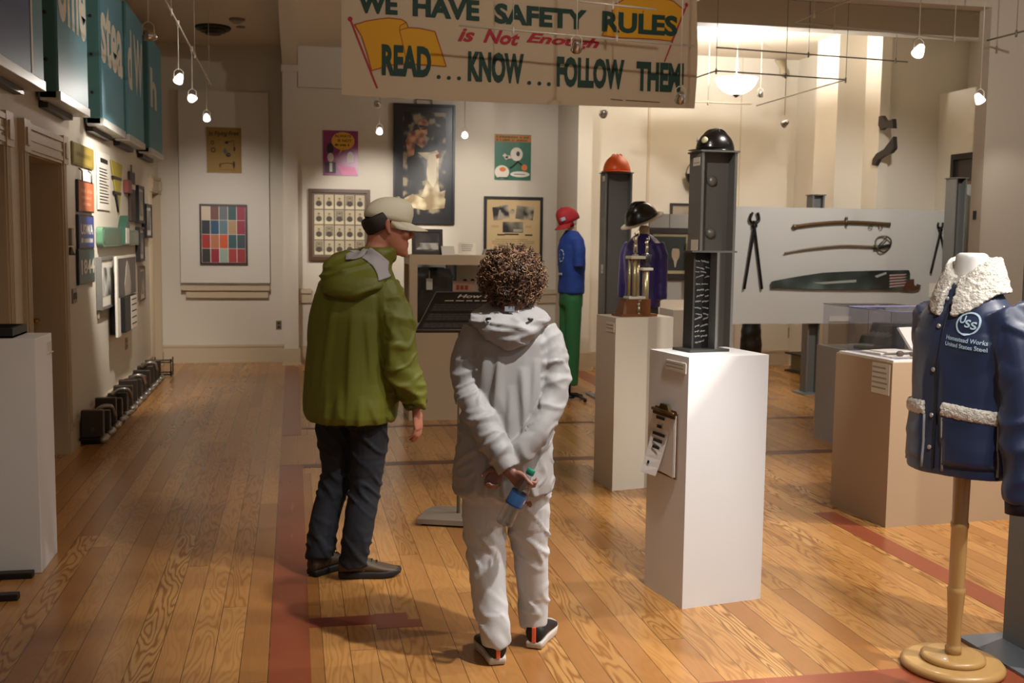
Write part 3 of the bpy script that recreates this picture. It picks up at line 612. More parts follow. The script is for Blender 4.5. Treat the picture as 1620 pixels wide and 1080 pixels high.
# tall dark painting of a steelworker pouring
PAINT = photo_mat('painting_ground', '141211', '8f8064', 11, '2c2722', 2)
def painting(f, x0, z0, x1, z1, y):
    W_, H_ = x1-x0, z1-z0; g = lambda u, v: (x0+W_*u, y-.002, z0+H_*v)
    rect(f, 1, x0+W_*.13, z0+H_*.06, x1-W_*.12, z1-H_*.05, y-.001)
    def P(mi, pts, d=.002): f.m = mi; f.poly([(x0+W_*u, y-d, z0+H_*v) for u, v in pts])
    P(2, [(.38, .60), (.62, .605), (.72, .625), (.76, .60), (.75, .33), (.78, .26), (.88, .28), (.86, .22), (.68, .18), (.45, .22), (.54, .34), (.55, .54)])
    P(3, [(.58, .585), (.70, .60), (.72, .36), (.66, .3), (.56, .36)], .003)
    P(2, [(.15, .2), (.3, .24), (.5, .2), (.8, .24), (.88, .2), (.86, .12), (.5, .1), (.18, .13)], .0025)
    P(4, [(.17, .7), (.26, .78), (.4, .80), (.5, .74), (.55, .68), (.46, .64), (.34, .68), (.32, .58), (.22, .56)])
    disc(f, 4, x0+W_*.48, z0+H_*.845, W_*.09, H_*.045, y-.003); P(5, [(.4, .84), (.57, .83), (.57, .81), (.41, .82)], .004); P(4, [(.42, .81), (.55, .81), (.55, .76), (.47, .74), (.42, .77)], .003)
    P(6, [(.70, .58), (.77, .6), (.77, .56), (.72, .55)], .004); P(5, [(.66, .71), (.72, .73), (.75, .69), (.7, .66)], .003)
    P(5, [(.2, .54), (.38, .56), (.5, .5), (.52, .36), (.4, .34), (.22, .36)], .0015)
    return [mat('painting_edge', '2b2a2d', .3, var=.2), PAINT, photo_mat('molten', '8c7650', 'd0c19a', 9, seed=4), mat('molten_white', 'd8ccb0', .5), photo_mat('painted_skin', '6a3c28', 'c08a5c', 14, seed=9), mat('paint_black', '161314', .4), mat('rust_spot', '9a5a2c', .6)]
frame_back('tall dark painting of a worker bent over pouring metal', (1.257, 1.80), (2.05, 3.32), 14.0, .05, mat('painting_frame', '201e20', .35), .03, painting)
k = MB(); k.tube([(1.55, 13.985, 3.30), (1.55, 13.985, 3.38), (1.75, 13.985, 3.38), (1.75, 13.985, 3.30)], .008, 6); k.build('hanging_wire', STEEL, label='thin hanging wire above the tall dark painting', cat='wire')
# green poster
def green_poster(f, x0, z0, x1, z1, y):
    W_, H_ = x1-x0, z1-z0; g = lambda u, v: (x0+W_*u, z0+H_*v)
    rect(f, 2, *g(0, .84), *g(1, .99), y-.001)
    scrawl(f, 3, (g(.04, .92)[0], y-.002, g(.04, .92)[1]), (g(.96, .92)[0], y-.002, g(.96, .92)[1]), H_*.05, 4); scrawl(f, 3, (g(.04, .855)[0], y-.002, g(.04, .855)[1]), (g(.96, .855)[0], y-.002, g(.96, .855)[1]), H_*.05, 9)
    disc(f, 1, *g(.6, .57), W_*.17, H_*.15, y-.001); disc(f, 4, *g(.64, .58), W_*.05, H_*.055, y-.002)
    f.m = 1; 
    for P in (((.24, .56), (.32, .5)), ((.28, .46), (.36, .52)), ((.3, .5), (.46, .5))): f.tube([(g(*q)[0], y-.001, g(*q)[1]) for q in P], [(.026, .002)]*2, 6, flat=(1, 0, -.4))
    f.m = 4; f.tube([(g(*q)[0], y, g(*q)[1]) for q in ((.66, .42), (.5, .3), (.42, .26))], .012, 6); f.tube([(g(*q)[0], y, g(*q)[1]) for q in ((.62, .42), (.74, .34))], .01, 6)
    disc(f, 5, *g(.82, .28), W_*.08, H_*.07, y-.002); disc(f, 1, *g(.2, .17), W_*.2, H_*.15, y-.001); disc(f, 5, *g(.22, .23), W_*.09, H_*.05, y-.002); rect(f, 4, *g(.1, .03), *g(.36, .06), y-.002)
    disc(f, 1, *g(.7, .13), W_*.27, H_*.065, y-.001); qlines(f, 4, g(.5, .11)[0], g(.5, .11)[1], g(.9, .15)[0], g(.9, .15)[1], y-.002, 1)
    return [mat('poster_green', '2c6a50', .35, var=.1), mat('poster_white', 'd8d0c0', .6), mat('poster_rust', 'b8702c', .6), mat('poster_olive', '5a5420', .6), mat('poster_black', '241a24', .5), mat('poster_orange', 'd8742c', .6)]
frame_back('green poster with an orange headline and white cartoon shapes', (2.575, 2.385), (3.06, 2.975), 14.0, .02, None, .002, green_poster, 'poster', 'poster')
# tan document with three photographs
def document(f, x0, z0, x1, z1, y):
    W_, H_ = x1-x0, z1-z0; g = lambda u, v: (x0+W_*u, z0+H_*v)
    for i, (u, v, a) in enumerate(((.2, .76, .12), (.33, .79, .12), (.63, .78, -.12), (.79, .77, -.12))): rot_rect(f, 1+i % 2, *g(u, v), W_*.17, H_*.22, a, y-.001-.0005*i)
    f.m = 3; f.poly([(g(*q)[0], y-.003, g(*q)[1]) for q in ((.2, .66), (.3, .66), (.26, .82), (.23, .82))])
    disc(f, 2, *g(.475, .79), W_*.05, H_*.045, y-.001); disc(f, 3, *g(.48, .785), W_*.025, H_*.025, y-.002)
    rect(f, 1, *g(.3, .44), *g(.68, .62), y-.001); rect(f, 3, *g(.5, .45), *g(.67, .5), y-.002)
    qlines(f, 4, *g(.08, .52), *g(.25, .56), y-.001, 2); qlines(f, 4, *g(.72, .52), *g(.86, .56), y-.001, 2)
    for u0, u1, v in ((.2, .34, .4), (.34, .6, .41), (.72, .86, .4)): rect(f, 5, *g(u0, v-.012), *g(u1, v+.012), y-.001)
    qlines(f, 4, *g(.1, .08), *g(.9, .34), y-.001, 8, 3)
    return [mat('tan_paper', 'bfa477', .6), photo_mat('doc_photo', '2c2824', '8c8474', 7, seed=6), photo_mat('doc_photo2', '2a2622', 'a69c88', 12, seed=8), mat('doc_light', '9c9484', .6), mat('doc_faint', '97815a', .7), INK]
frame_back('black framed tan document with three old photographs', (2.44, 1.33), (3.225, 2.17), 14.0, .04, BLACK, .035, document)
# low display cabinet with mirrored back, in front of the back wall
TAN = mat('tan_cabinet', 'bca88a', .55)
CX0, CX1, CY0, CY1, CT = 1.0, 2.15, 9.5, 10.0, 1.47
r = thing('display_cabinet', 'tan glass fronted display cabinet standing behind the reading stand', 'cabinet', ((CX0+CX1)/2, 9.75, 0))
k = MB(); k.box((CX0, CY0, 0), (CX1, CY1, .86)); k.build('base', TAN, r)
k = MB()
for a in (CX0, CX1-.07): k.box((a, CY0, .861), (a+.07, CY0+.05, CT-.085)); k.box((a, CY1-.045, .861), (a+.07, CY1, CT-.085))
k.box((CX0, CY0, CT-.085), (CX1, CY1, CT)); k.build('frame', TAN, r)
k = MB(); k.box((CX0+.07, CY1-.06, .87), (CX1-.07, CY1-.05, CT-.09)); k.build('mirror_back', mat('mirror', (.75, .73, .7), .06, 1), r)
k = MB(); k.box((CX0+.06, CY0+.015, .87), (CX1-.06, CY0+.02, CT-.09)); k.build('glass_pane', thin_glass('case_glass', (.93, .95, .94), .08), r)
r = thing('work_coat', 'folded dark brown work coat with a pale tag inside the cabinet', 'coat', (1.27, 9.76, .86)); k = MB()
k.M = Matrix(); k.rings([ell((1.26, 9.76, z), a, .13, n=20, e=2.6) for z, a in ((.862, .21), (.98, .22), (1.1, .2), (1.2, .16), (1.28, .16), (1.345, .13))]); k.rings([ell((1.36, 9.74, z), a, .07, n=16) for z, a in ((.862, .06), (1.0, .07), (1.14, .06), (1.17, .03))])
k.build('cloth', mat('coat_brown', '30261f', .8, bump=.3, bscale=25, var=.25), r)
k = MB(); k.box((1.16, 9.6, 1.16), (1.215, 9.604, 1.26)); k.tube([(1.187, 9.603, 1.26), (1.19, 9.62, 1.33)], .003, 5); k.build('tag', PAPER, r)
k = MB(); k.box((1.47, 9.86, .862), (1.68, 9.87, 1.375)); k.m = 1
for x in (1.55, 1.62): k.ball((x, 9.858, 1.22), (.022, .004, .03), 10)
k.build('printed_sheet', [PAPER, INK], label='white printed sheet standing at the right inside the cabinet', cat='paper')
k = MB(); k.box((1.385, 9.905, .862), (1.44, 9.915, 1.375)); k.build('reflection_strip', PAPER, label='narrow white strip as the pale wall reflection, left of the printed sheet in the cabinet', cat='paper')  # white strip stands in for the pale wall reflected in the mirror back
r = thing('name_sign', 'small pink and red lettered sign inside the cabinet', 'sign', (1.53, 9.62, .86)); k = MB(); k.box((1.40, 9.61, 1.13), (1.60, 9.625, 1.24)); k.m = 1
scrawl(k, 1, (1.43, 9.608, 1.16), (1.57, 9.608, 1.16), .05); k.build('board', [mat('sign_pink', 'bb8f78', .5), mat('sign_red', 'a23a26', .5)], r)
k = MB(); k.box((1.48, 9.61, .862), (1.52, 9.63, 1.13)); k.build('stem', DARKF, r)
# things on the cabinet
r = thing('framed_picture', 'small dark framed photograph standing on the display cabinet', 'picture', (1.2, 9.8, CT))
M_ = T((1.19, 9.78, CT), 0, -.12); k = MB(M_)
for a in ((-.14, 0, .14, .03), (-.14, .2, .14, .23), (-.14, .03, -.11, .2), (.11, .03, .14, .2)): k.box((a[0], -.012, a[1]), (a[2], .012, a[3]))
k.build('frame', mat('dark_wood_frame', '2c1c18', .4), r); k = MB(M_); k.box((-.115, -.004, .025), (.115, .006, .205)); k.m = 1; k.box((-.1, -.006, .045), (.1, -.003, .105)); k.build('picture', [photo_mat('frame_photo', '2c2622', '7c6c5a', 6, seed=11), photo_mat('frame_photo_b', '5a554e', 'e0dcd2', 16, seed=12)], r)
k = MB(T((1.37, 9.68, CT), .1, -.5)); k.box((-.06, 0, 0), (.06, .004, .09)); k.build('name_card', PAPER, label='small white card leaning by the framed photograph on the cabinet', cat='card')
k = MB(); k.box((1.5, 9.94, CT), (1.66, 9.945, CT+.11)); k.m = 1; qlines(k, 1, 1.52, CT+.03, 1.64, CT+.1, 9.939, 4); k.build('notice', [PAPER, mat('faint_ink', '9a958c', .7)], label='white printed notice standing at the back of the cabinet top', cat='paper')
k = MB(T((1.76, 9.68, CT), 0, 0)); k.prism([(-.07, 0), (.08, 0), (.05, .055), (-.055, .055)], .1, Matrix(((1, 0, 0, 0), (0, 0, 1, 0), (0, 1, 0, 0), (0, 0, 0, 1)))); k.m = 1; k.prism([(-.055, .005), (.05, .005), (.035, .05), (-.045, .05)], .002, Matrix(((1, 0, 0, 0), (0, 0, 1, -.003), (0, 1, 0, 0), (0, 0, 0, 1))))
k.build('desk_box', [mat('grey_box', '8c8478', .5), BLACK], label='small black fronted wedge box at the right of the cabinet top', cat='box')
# reading stand with sloping black panel
r = thing('reading_stand', 'reading stand with a sloping black text panel, beyond the two visitors', 'sign stand', (.92, 6.05, 0), -.35)
A = ABS[r.name]
k = MB(A); k.prism([(-.2, -.16), (.2, -.16), (.2, .12), (.14, .17), (-.14, .17), (-.2, .1)], .028, T((0, 0, .012))); k.m = 1; k.box((-.18, -.14, 0), (.18, .14, .013)); k.build('base_plate', [mat('stand_grey', '8d8273', .45, .4), BLACK], r)
k = MB(A); k.tube([(.0, .02, .03), (.0, .02, 1.16)], .011, 10); k.build('pole', mat('stand_grey', '8d8273', .45, .4), r)
p0, p1, p2 = W(658, 522, 1, 5.86), W(690, 462, 1, 6.2), None
wd = .57; ex = Vector((.985, -.03, 0)).normalized()
k = MB(); a, b = p0, p1; c, d = b+ex*wd, a+ex*(wd+.06); nn = (d-a).cross(b-a).normalized(); 
k.add([a, d, c, b, a-nn*.018, d-nn*.018, c-nn*.018, b-nn*.018], [(0, 1, 2, 3), (7, 6, 5, 4), (0, 4, 5, 1), (1, 5, 6, 2), (2, 6, 7, 3), (3, 7, 4, 0)])
uv = lambda u, v: a+(d-a)*u+(b-a)*v+nn*.001
upv = (b-a).normalized()
put_text(k, 'How to Run', uv(.22, .83), uv(.76, .83), .042, upv, nn, 1, .03, .15); 
for j in range(3):
    q = random.Random(j); u = .12
    while u < .86:
        v_ = u+q.uniform(.03, .09); k.m = 1; k.poly([uv(u, .75), uv(v_, .75), uv(v_, .775), uv(u, .775)]); u = v_+.02
    break
k.m = 2
for v0, v1 in ((.48, .68), (.24, .42), (.05, .18)): k.poly([uv(.04, v0), uv(.96, v0), uv(.96, v1), uv(.04, v1)])
k.m = 3
for v0, v1 in ((.48, .68), (.24, .42), (.05, .18)):
    q = random.Random(int(v0*100))
    for i in range(3):
        vv = v0+(v1-v0)*(i+.5)/3; u = .05
        while u < .94: u2 = u+q.uniform(.02, .06); k.poly([p+nn*.001 for p in (uv(u, vv), uv(u2, vv), uv(u2, vv+.012), uv(u, vv+.012))]); u = u2+.015
k.m = 4; k.tube([a+nn*.001, b+nn*.001, c+nn*.001, d+nn*.001], .004, 5, closed=True)
k.build('text_panel', [mat('panel_black', (.05, .05, .05), .5), PAPER, mat('panel_charcoal', (.20, .195, .19), .6), mat('panel_grey_text', (.33, .32, .31), .6), mat('panel_edge', (.45, .44, .42), .4)], r)
k = MB(); e_ = uv(.5, .5)-nn*.018; k.tube([e_, A @ Vector((0, .02, 1.14))], .01); k.build('bracket', BLACK, r)
# ------------------------------------------------------------------ right side
GREYP = mat('beam_grey', (.43, .43, .415), .5, .25, bump=.08, bscale=70)
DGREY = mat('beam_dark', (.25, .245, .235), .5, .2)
CARD = mat('label_card', (.84, .81, .75), .6)
def obox(mb, B, C, A, z0, z1, inset=0):
    """box on the floor plan with corner B and neighbours C and A"""
    B, C, A = (Vector((p[0], p[1], 0)) for p in (B, C, A)); u = (C-B); v = (A-B); i = inset
    P = [B+u.normalized()*a+v.normalized()*b for a, b in ((i, i), (u.length-i, i), (u.length-i, v.length-i), (i, v.length-i))]
    return mb.add([p+Vector((0, 0, z0)) for p in P]+[p+Vector((0, 0, z1)) for p in P], [(3, 2, 1, 0), (4, 5, 6, 7), (0, 1, 5, 4), (1, 2, 6, 5), (2, 3, 7, 6), (3, 0, 4, 7)])
def plinth(lb, B, C, A, h, m, seam=True):
    B, C, A = Vector((*B, 0)), Vector((*C, 0)), Vector((*A, 0)); c = (A+C)/2
    r = thing('pedestal', lb, 'pedestal', (c.x, c.y, 0)); k = MB(); obox(k, B, C, A, 0, h); k.build('plinth', m, r); return r
def face_card(r, B, A, u0, u1, z0, z1, n=3, name='label_card', t=.004):
    """card on the side B-A, u measured from B"""
    B, A = Vector((*B, 0)), Vector((*A, 0)); d = (A-B).normalized(); nn = Vector((-d.y, d.x, 0)); k = MB()
    if nn.x > 0: nn = -nn
    P = lambda u, z, o: B+d*u+Vector((0, 0, z))+nn*o
    k.add([P(u0, z0, 0), P(u1, z0, 0), P(u1, z1, 0), P(u0, z1, 0), P(u0, z0, t), P(u1, z0, t), P(u1, z1, t), P(u0, z1, t)], [(0, 1, 2, 3), (4, 7, 6, 5), (0, 4, 5, 1), (1, 5, 6, 2), (2, 6, 7, 3), (3, 7, 4, 0)])
    k.m = 1; q = random.Random(n); h = (z1-z0)/(n+1)
    for i in range(n):
        z = z1-h*(i+1); a = u1-.006; b = u1-(u1-u0)*q.uniform(.55, .92); k.poly([P(a, z, t+.001), P(b, z, t+.001), P(b, z+h*.35, t+.001), P(a, z+h*.35, t+.001)])
    k.build(name, [CARD, mat('faint_ink', '8a847a', .7)], r)
# near white pedestal
P1B, P1C, P1A = (1.675, 4.404), (2.081, 4.481), (1.618, 4.76)
r = plinth('tall white pedestal with a clipboard on its side, nearest the middle of the room', P1B, P1C, P1A, 1.12, WHITE)
face_card(r, P1B, P1A, .02, .2, 1.045, 1.09, 2)
# clipboard on its left side
B, A_ = Vector((*P1B, 0)), Vector((*P1A, 0)); d = (A_-B).normalized(); nn = Vector((-d.y, d.x, 0)); nn = nn if nn.x < 0 else -nn
r = thing('clipboard', 'brown clipboard of white sheets hung on the side of the near white pedestal', 'clipboard', tuple(B+d*.16+nn*.01+Vector((0, 0, .5))))
P = lambda u, z, o: B+d*u+Vector((0, 0, z))+nn*o
def slab(k, pts, o0, o1):
    n = len(pts); k.add([P(u, z, o0) for u, z in pts]+[P(u, z, o1) for u, z in pts], [list(range(n)), list(range(2*n-1, n-1, -1))]+[(i, n+i, n+(i+1) % n, (i+1) % n) for i in range(n)])
k = MB(); slab(k, [(.075, .565), (.075, .86), (.085, .87), (.28, .87), (.29, .86), (.29, .565)], .002, .007); k.build('board', mat('hardboard', '6d4a2c', .5, var=.15), r)
k = MB(); slab(k, [(.082, .575), (.26, .575), (.28, .85), (.082, .85)], .008, .011); slab(k, [(.09, .57), (.26, .585), (.28, .85), (.09, .85)], .012, .013); k.build('paper_stack', mat('paper_white', (.84, .82, .80), .6), r)
k = MB(); n = 8; F = []
for i in range(n+1):
    t = i/n; z = .85-.29*t; F.append((z, .014+.05*t*t, .115+.06*t*0, .28+.03*t))
vs = []
for z, o, u0, u1 in F: vs += [P(u0+(.85-z)*.27, z, o*.7), P(u1, z, o)]
k.add(vs, [(2*i, 2*i+1, 2*i+3, 2*i+2) for i in range(n)]); k.m = 1
def sh(u, z):
    t = (.85-z)/.29; return P(u+t*.02, z, .017+.045*t*t)
for u0, u1, z in ((.17, .25, .815), (.19, .235, .775), (.15, .265, .74), (.165, .25, .71), (.18, .245, .68), (.235, .255, .605)):
    k.poly([sh(u0, z), sh(u1, z), sh(u1, z+.014), sh(u0, z+.014)])
k.build('curling_sheet', [mat('paper_white', (.84, .82, .80), .6), INK], r)
k = MB(); slab(k, [(.08, .835), (.28, .835), (.28, .862), (.08, .862)], .013, .02); slab(k, [(.13, .862), (.23, .862), (.21, .89), (.15, .89)], .006, .02); k.tube([P(.08, .858, .022), P(.28, .858, .022)], .008, 8); k.build('clip', mat('clip_brass', '5c452a', .35, .8), r)
# signed steel piece on the pedestal
r = thing('signed_beam', 'short steel beam covered in white signatures on the near white pedestal', 'steel beam', (1.83, 4.67, 1.12), .2); A = ABS[r.name]
k = MB(A); k.box((-.10, -.07, 0), (.11, .08, .012)); k.build('base_plate', DGREY, r)
k = MB(A); k.box((-.045, .0, .012), (.04, .012, .45)); k.m = 1; q = random.Random(5)
for row in range(15):
    z = .035+row*.027+q.uniform(-.004, .004); x = -.04+q.uniform(0, .012); sl = q.uniform(-.25, .35)
    while x < .022:
        w_ = min(q.uniform(.02, .05), .036-x); n_ = int(w_*600); pts = [(x+w_*t/n_, -.0012, z+sl*(w_*t/n_)+.006*sin(t*1.9+row)*q.uniform(.2, 1)) for t in range(n_+1)]; k.tube(pts, .0009, 4); x += w_+.006
k.build('signed_web', [mat('web_black', (.055, .05, .048), .45), mat('chalk_white', (.75, .73, .7), .8)], r)
k = MB(A); k.box((.04, -.055, .012), (.053, .065, .45)); k.build('right_flange', GREYP, r)
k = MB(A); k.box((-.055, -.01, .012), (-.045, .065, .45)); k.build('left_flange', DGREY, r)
k = MB(A); k.box((-.09, -.05, .45), (.15, .03, .458)); k.build('top_plate', mat('plate_grey', (.42, .42, .41), .4, .5), r)
# upright H beams standing on the floor
def hbeam(lb, x0, x1, y0, y1, h, base=None, rivets=False, cards=()):
    r = thing('steel_post', lb, 'steel post', ((x0+x1)/2, (y0+y1)/2, 0)); t = .018; ym = (y0+y1)/2
    k = MB(); k.box((x0, y0, .012), (x0+t, y1, h), bev=.003); k.box((x1-t, y0, .012), (x1, y1, h), bev=.003); k.build('flanges', GREYP, r)
    k = MB(); k.box((x0+t, ym-.008, .012), (x1-t, ym+.008, h)); k.build('web', mat('web_grey', (.39, .385, .37), .5, .2, bump=.08, bscale=70), r)
    k = MB(); k.box((x0-.01, y0-.01, h), (x1+.01, y1+.01, h+.01)); k.build('cap_plate', GREYP, r)
    b = base or (x0-.06, y0-.06, x1+.06, y1+.06); k = MB(); k.box((b[0], b[1], 0), (b[2], b[3], .014), bev=.002); k.build('base_plate', mat('base_steel', (.48, .51, .54), .4, .5), r)
    if rivets:
        for z in rivets:
            k = MB(); k.lathe([(.034, 0), (.033, .008), (.026, .02), (.012, .028)], 16, T(((x0+x1)/2-.01, ym-.008, z), 0, pi/2)); k.build('rivet', mat('rivet_grey', (.46, .46, .44), .4, .4), r)
    for (zc, hh, ww) in cards:
        k = MB(); k.box((x0-.003, y0+.03, zc), (x0, y0+.03+ww, zc+hh)); k.m = 1; k.box((x0-.0035, y0+.035, zc+hh*.3), (x0-.003, y0+.02+ww, zc+hh*.4)); k.build('card', [CARD, mat('faint_ink', '8a847a', .7)], r)
    return r
hbeam('riveted grey steel post behind the near white pedestal, topped by a black hard hat', 2.425, 2.655, 6.25, 6.46, 2.16, None, (1.36, 1.67, 1.99), ((1.52, .11, .11), (2.08, .05, .11)))
hbeam('dark grey steel post near the back, topped by an orange hard hat', 3.115, 3.40, 10.68, 10.88, 2.30, (3.02, 10.6, 3.46, 10.95), None, ((1.28, .09, .07), (2.22, .05, .08)))
hbeam('dark steel post at the right edge, standing behind the navy jacket', 2.845, 3.115, 3.42, 3.82, 2.2, (2.68, 3.28, 3.4, 3.88))
YP = 10.6
hbeam('grey steel post behind the left half of the tool board', 5.39, 5.53, YP+.07, YP+.21, 2.12)
hbeam('grey steel post at the right end of the tool board', 6.70, 6.83, 10.12, 10.3, 2.3, (6.6, 10.05, 6.9, 10.4))
# hard hats
def hardhat(lb, loc, rz, m, brim=.045, full=False, tilt=0, extra=None, size=1, brim_m=None, peak=.06):
    r = thing('hard_hat', lb, 'hard hat', loc, rz); A = ABS[r.name] @ Matrix.Rotation(tilt, 4, 'X') @ Matrix.Scale(size, 4)
    k = MB(A); R = []
    for i in range(11):
        a = i/10*pi/2; q = max(cos(a), .03)
        R.append(ell((0, .0, .15*sin(a)+.005), .115*q+.004, .142*q+.004, 0, 32, 2.15))
    k.rings(R)
    for xx in (-.03, 0, .03): k.tube([(xx, .118*cos(t), .008+.152*sin(t)) if 1 else 0 for t in [pi*.12+i*pi*.76/14 for i in range(15)]], [(.007, .006)]*15, 8)
    k.build('shell', m, r)
    k = MB(A); n = 40; R0, R1, R2, R3 = [], [], [], []
    for j in range(n):
        t = 2*pi*j/n; c, s_ = cos(t), sin(t); e = brim if full else .012+peak*max(0, -s_)**2.5
        R0.append((.116*c, .143*s_, .012)); R1.append(((.116+e)*c, (.143+e)*s_, .006-.05*e)); R2.append(((.116+e)*c, (.143+e)*s_, .0)); R3.append((.11*c, .137*s_, .0))
    k.rings([R0, R1, R2, R3], cap=False, closed=True); k.build('brim', brim_m or m, r)
    if extra: extra(r, A)
    return r
def stickers(r, A):
    for (th, z, rad, c) in ((-1.15, .075, .024, 'd8d2a8'), (-2.05, .085, .016, 'b8b8b4'), (-2.0, .05, .014, 'a0a0a0')):
        p = Vector((.118*cos(th)*.93, .146*sin(th)*.93, z)); n_ = Vector((p.x, p.y, p.z*.6)).normalized()
        k = MB(A @ Matrix.Translation(p) @ n_.to_track_quat('Z', 'Y').to_matrix().to_4x4()); k.lathe([(rad, -.01), (rad, .004)], 16); k.build('sticker', mat('sticker_'+c, c, .5), r)
hardhat('black hard hat with round stickers on top of the riveted steel post', (2.55, 6.36, 2.172), -1.35, mat('helmet_black', (.045, .042, .04), .25, coat=.4), extra=stickers, size=.84)
hardhat('bright orange hard hat on top of the dark steel post', (3.26, 10.78, 2.312), -.6, mat('helmet_orange', 'dd5a1c', .35), peak=.05, size=1.15)
# second pedestal and trophies
P2B, P2C, P2A = (2.02, 6.63), (2.44, 6.72), (1.99, 6.97)
r = plinth('cream pedestal carrying the trophy, behind the near white pedestal', P2B, P2C, P2A, 1.125, mat('cream_plinth', (.80, .765, .70), .6)); face_card(r, P2B, P2A, .02, .16, 1.03, 1.09, 2)
r = thing('trophy', 'tall gold columned trophy on a wooden base on the cream pedestal', 'trophy', (2.20, 6.80, 1.125), .15); A = ABS[r.name]
WD = mat('trophy_wood', '7a4a28', .35, var=.2); GOLD = mat('gold_column', 'ada07a', .3, .6); MARB = mat('white_marble', (.80, .77, .70), .35); FIG = mat('gilt_figure', 'c0b8a0', .3, .8)
k = MB(A); k.prism([(-.13, -.07), (.13, -.07), (.13, .08), (-.13, .08)], .018); k.prism([(-.09, -.05), (.09, -.05), (.09, .06), (-.09, .06)], .095, T((0, 0, .018))); k.add([(-.115, -.06, .018), (-.09, -.06, .018), (-.075, -.04, .113), (-.09, -.04, .113), (-.115, .06, .018), (-.09, .06, .018), (-.075, .04, .113), (-.09, .04, .113)], [(0, 1, 2, 3), (7, 6, 5, 4), (0, 4, 5, 1), (1, 5, 6, 2), (2, 6, 7, 3), (3, 7, 4, 0)]); k.build('wood_base', WD, r)
k = MB(A); k.box((-.065, -.045, .113), (.055, .045, .13), bev=.003); k.box((-.055, -.045, .375), (.05, .045, .395), bev=.003); k.box((.035, -.03, .30), (.115, .04, .318), bev=.003); k.build('marble_plate', MARB, r)
for x, y, z0, z1, rd in ((-.04, .01, .13, .375, .011), (-.012, -.01, .13, .375, .016), (.022, .01, .13, .375, .013), (.075, .0, .02, .30, .022)):
    k = MB(A); k.tube([(x, y, z0), (x, y, z1)], rd, 14); k.build('column', GOLD, r)
def figurine(A, x, y, z, h, name):
    k = MB(A @ T((x, y, z)) @ Matrix.Scale(h, 4)); k.lathe([(.12, 0), (.12, .05), (.05, .08), (.045, .13)], 12); k.tube([(-.06, 0, .12), (-.05, 0, .3), (-.02, 0, .48)], [.035, .045, .06], 8); k.tube([(.07, .02, .12), (.04, 0, .3), (.02, 0, .48)], [.035, .045, .06], 8); k.tube([(0, 0, .46), (0, 0, .6), (0, 0, .74)], [.07, .075, .085], 8); k.ball((0, 0, .85), .06, 10); k.tube([(.07, 0, .72), (.14, .0, .82), (.1, 0, 1.0)], [.03, .026, .022], 6); k.tube([(-.07, 0, .72), (-.13, -.04, .62), (-.06, -.07, .56)], [.03, .026, .022], 6); k.build(name, FIG, r)
figurine(A, -.005, 0, .395, .17, 'figurine'); figurine(A, .078, .0, .405, .12, 'figurine'); figurine(A, -.0, -.058, .018, .1, 'figurine')
k = MB(A); k.lathe([(.012, .318), (.03, .33), (.012, .345), (.028, .36), (.034, .40), (.03, .405)], 14, T((.078, .0, 0))); k.build('cup', mat('pewter', (.34, .34, .36), .35, .7), r)
# clothed display forms at the back
def form(lb, loc, rz, shirt, trous, trous_z, hem, top, legs=True, coat=False):
    r = thing('display_form', lb, 'mannequin', loc, rz); A = ABS[r.name]; k = MB()
    Rg = [(hem, .165, .12), (hem+.15, .16, .118), (hem+.32, .178, .125), (hem+.45, .19, .12), (hem+.55, .17, .1), (hem+.6, .1, .075), (hem+.63, .06, .06)]
    k.rings([ell((0, .0, z), a, b, 0, 28, 2.3) for z, a, b in Rg])
    L = .48 if coat else .26
    for s in (-1, 1): k.tube([(s*.14, 0, hem+.54), (s*.18, .0, hem+.44), (s*.2, -.01, hem+.5-L*.9)], [.065, .066, .055], 12)
    me = fuse(k, .014, 4)
    displace(me, lambda p, n: .008*noise.noise(Vector((p.x*9, p.y*9, p.z*3.5)))+.004*noise.noise(p*22)); me.transform(A); me.materials.append(shirt); link('top_garment', me, r)
    k = MB(A); k.lathe([(.05, hem+.55), (.045, hem+.68), (.03, hem+.7)], 14); k.build('neck', mat('form_cream', (.80, .72, .6), .6), r)
    k = MB()
    if trous:
        k.rings([ell((0, 0, z), a, b, 0, 24, 2.2) for z, a, b in ((hem-.12, .15, .11), (hem-.02, .15, .11), (hem+.06, .145, .105))])
        for s in (-1, 1): k.tube([(s*.07, .0, hem-.05), (s*.075, -.005, hem-.4), (s*.07, 0, trous_z)], [(.085, .1), (.075, .085), (.06, .065)], 14)
        me = fuse(k, .014, 4); displace(me, lambda p, n: .006*noise.noise(Vector((p.x*14, p.y*14, p.z*4)))); me.transform(A); me.materials.append(trous); link('trousers', me, r)
    k = MB(A); k.tube([(0, 0, .03), (0, 0, hem+.3)], .015); 
    k.lathe([(.06, .028), (.05, .05), (.02, .07)], 14); k.build('pole', BLACK, r)
    for j in range(4):
        a = j*pi/2+.5; k = MB(A); k.tube([(.02*cos(a), .02*sin(a), .06), (.12*cos(a), .12*sin(a), .055), (.2*cos(a), .2*sin(a), .03)], [.016, .014, .012], 8); k.ball((.2*cos(a), .2*sin(a), .022), .022, 8); k.build('foot', BLACK, r)
    return r, A
r, A = form('display form in a royal blue T-shirt and green trousers against the back wall', (2.73, 10.52, 0), -1.4, mat('royal_blue', '1f3f8e', .8, bump=.1, bscale=40), mat('work_green', '2c6b3c', .8, bump=.1, bscale=40), .16, 1.08, 1.9)
k = MB(A)
for i in range(9):
    q = i/9*2*pi; k.tube([(.02+.05*cos(q), -.127+.012*abs(cos(q)), 1.46+.06*sin(q)), (.02+.05*cos(q+.5), -.127+.012*abs(cos(q+.5)), 1.46+.06*sin(q+.5))], .006, 5)
k.box((-.03, -.132, 1.27), (.05, -.122, 1.29)); k.build('shirt_print', mat('print_white', (.7, .74, .8), .7), r)
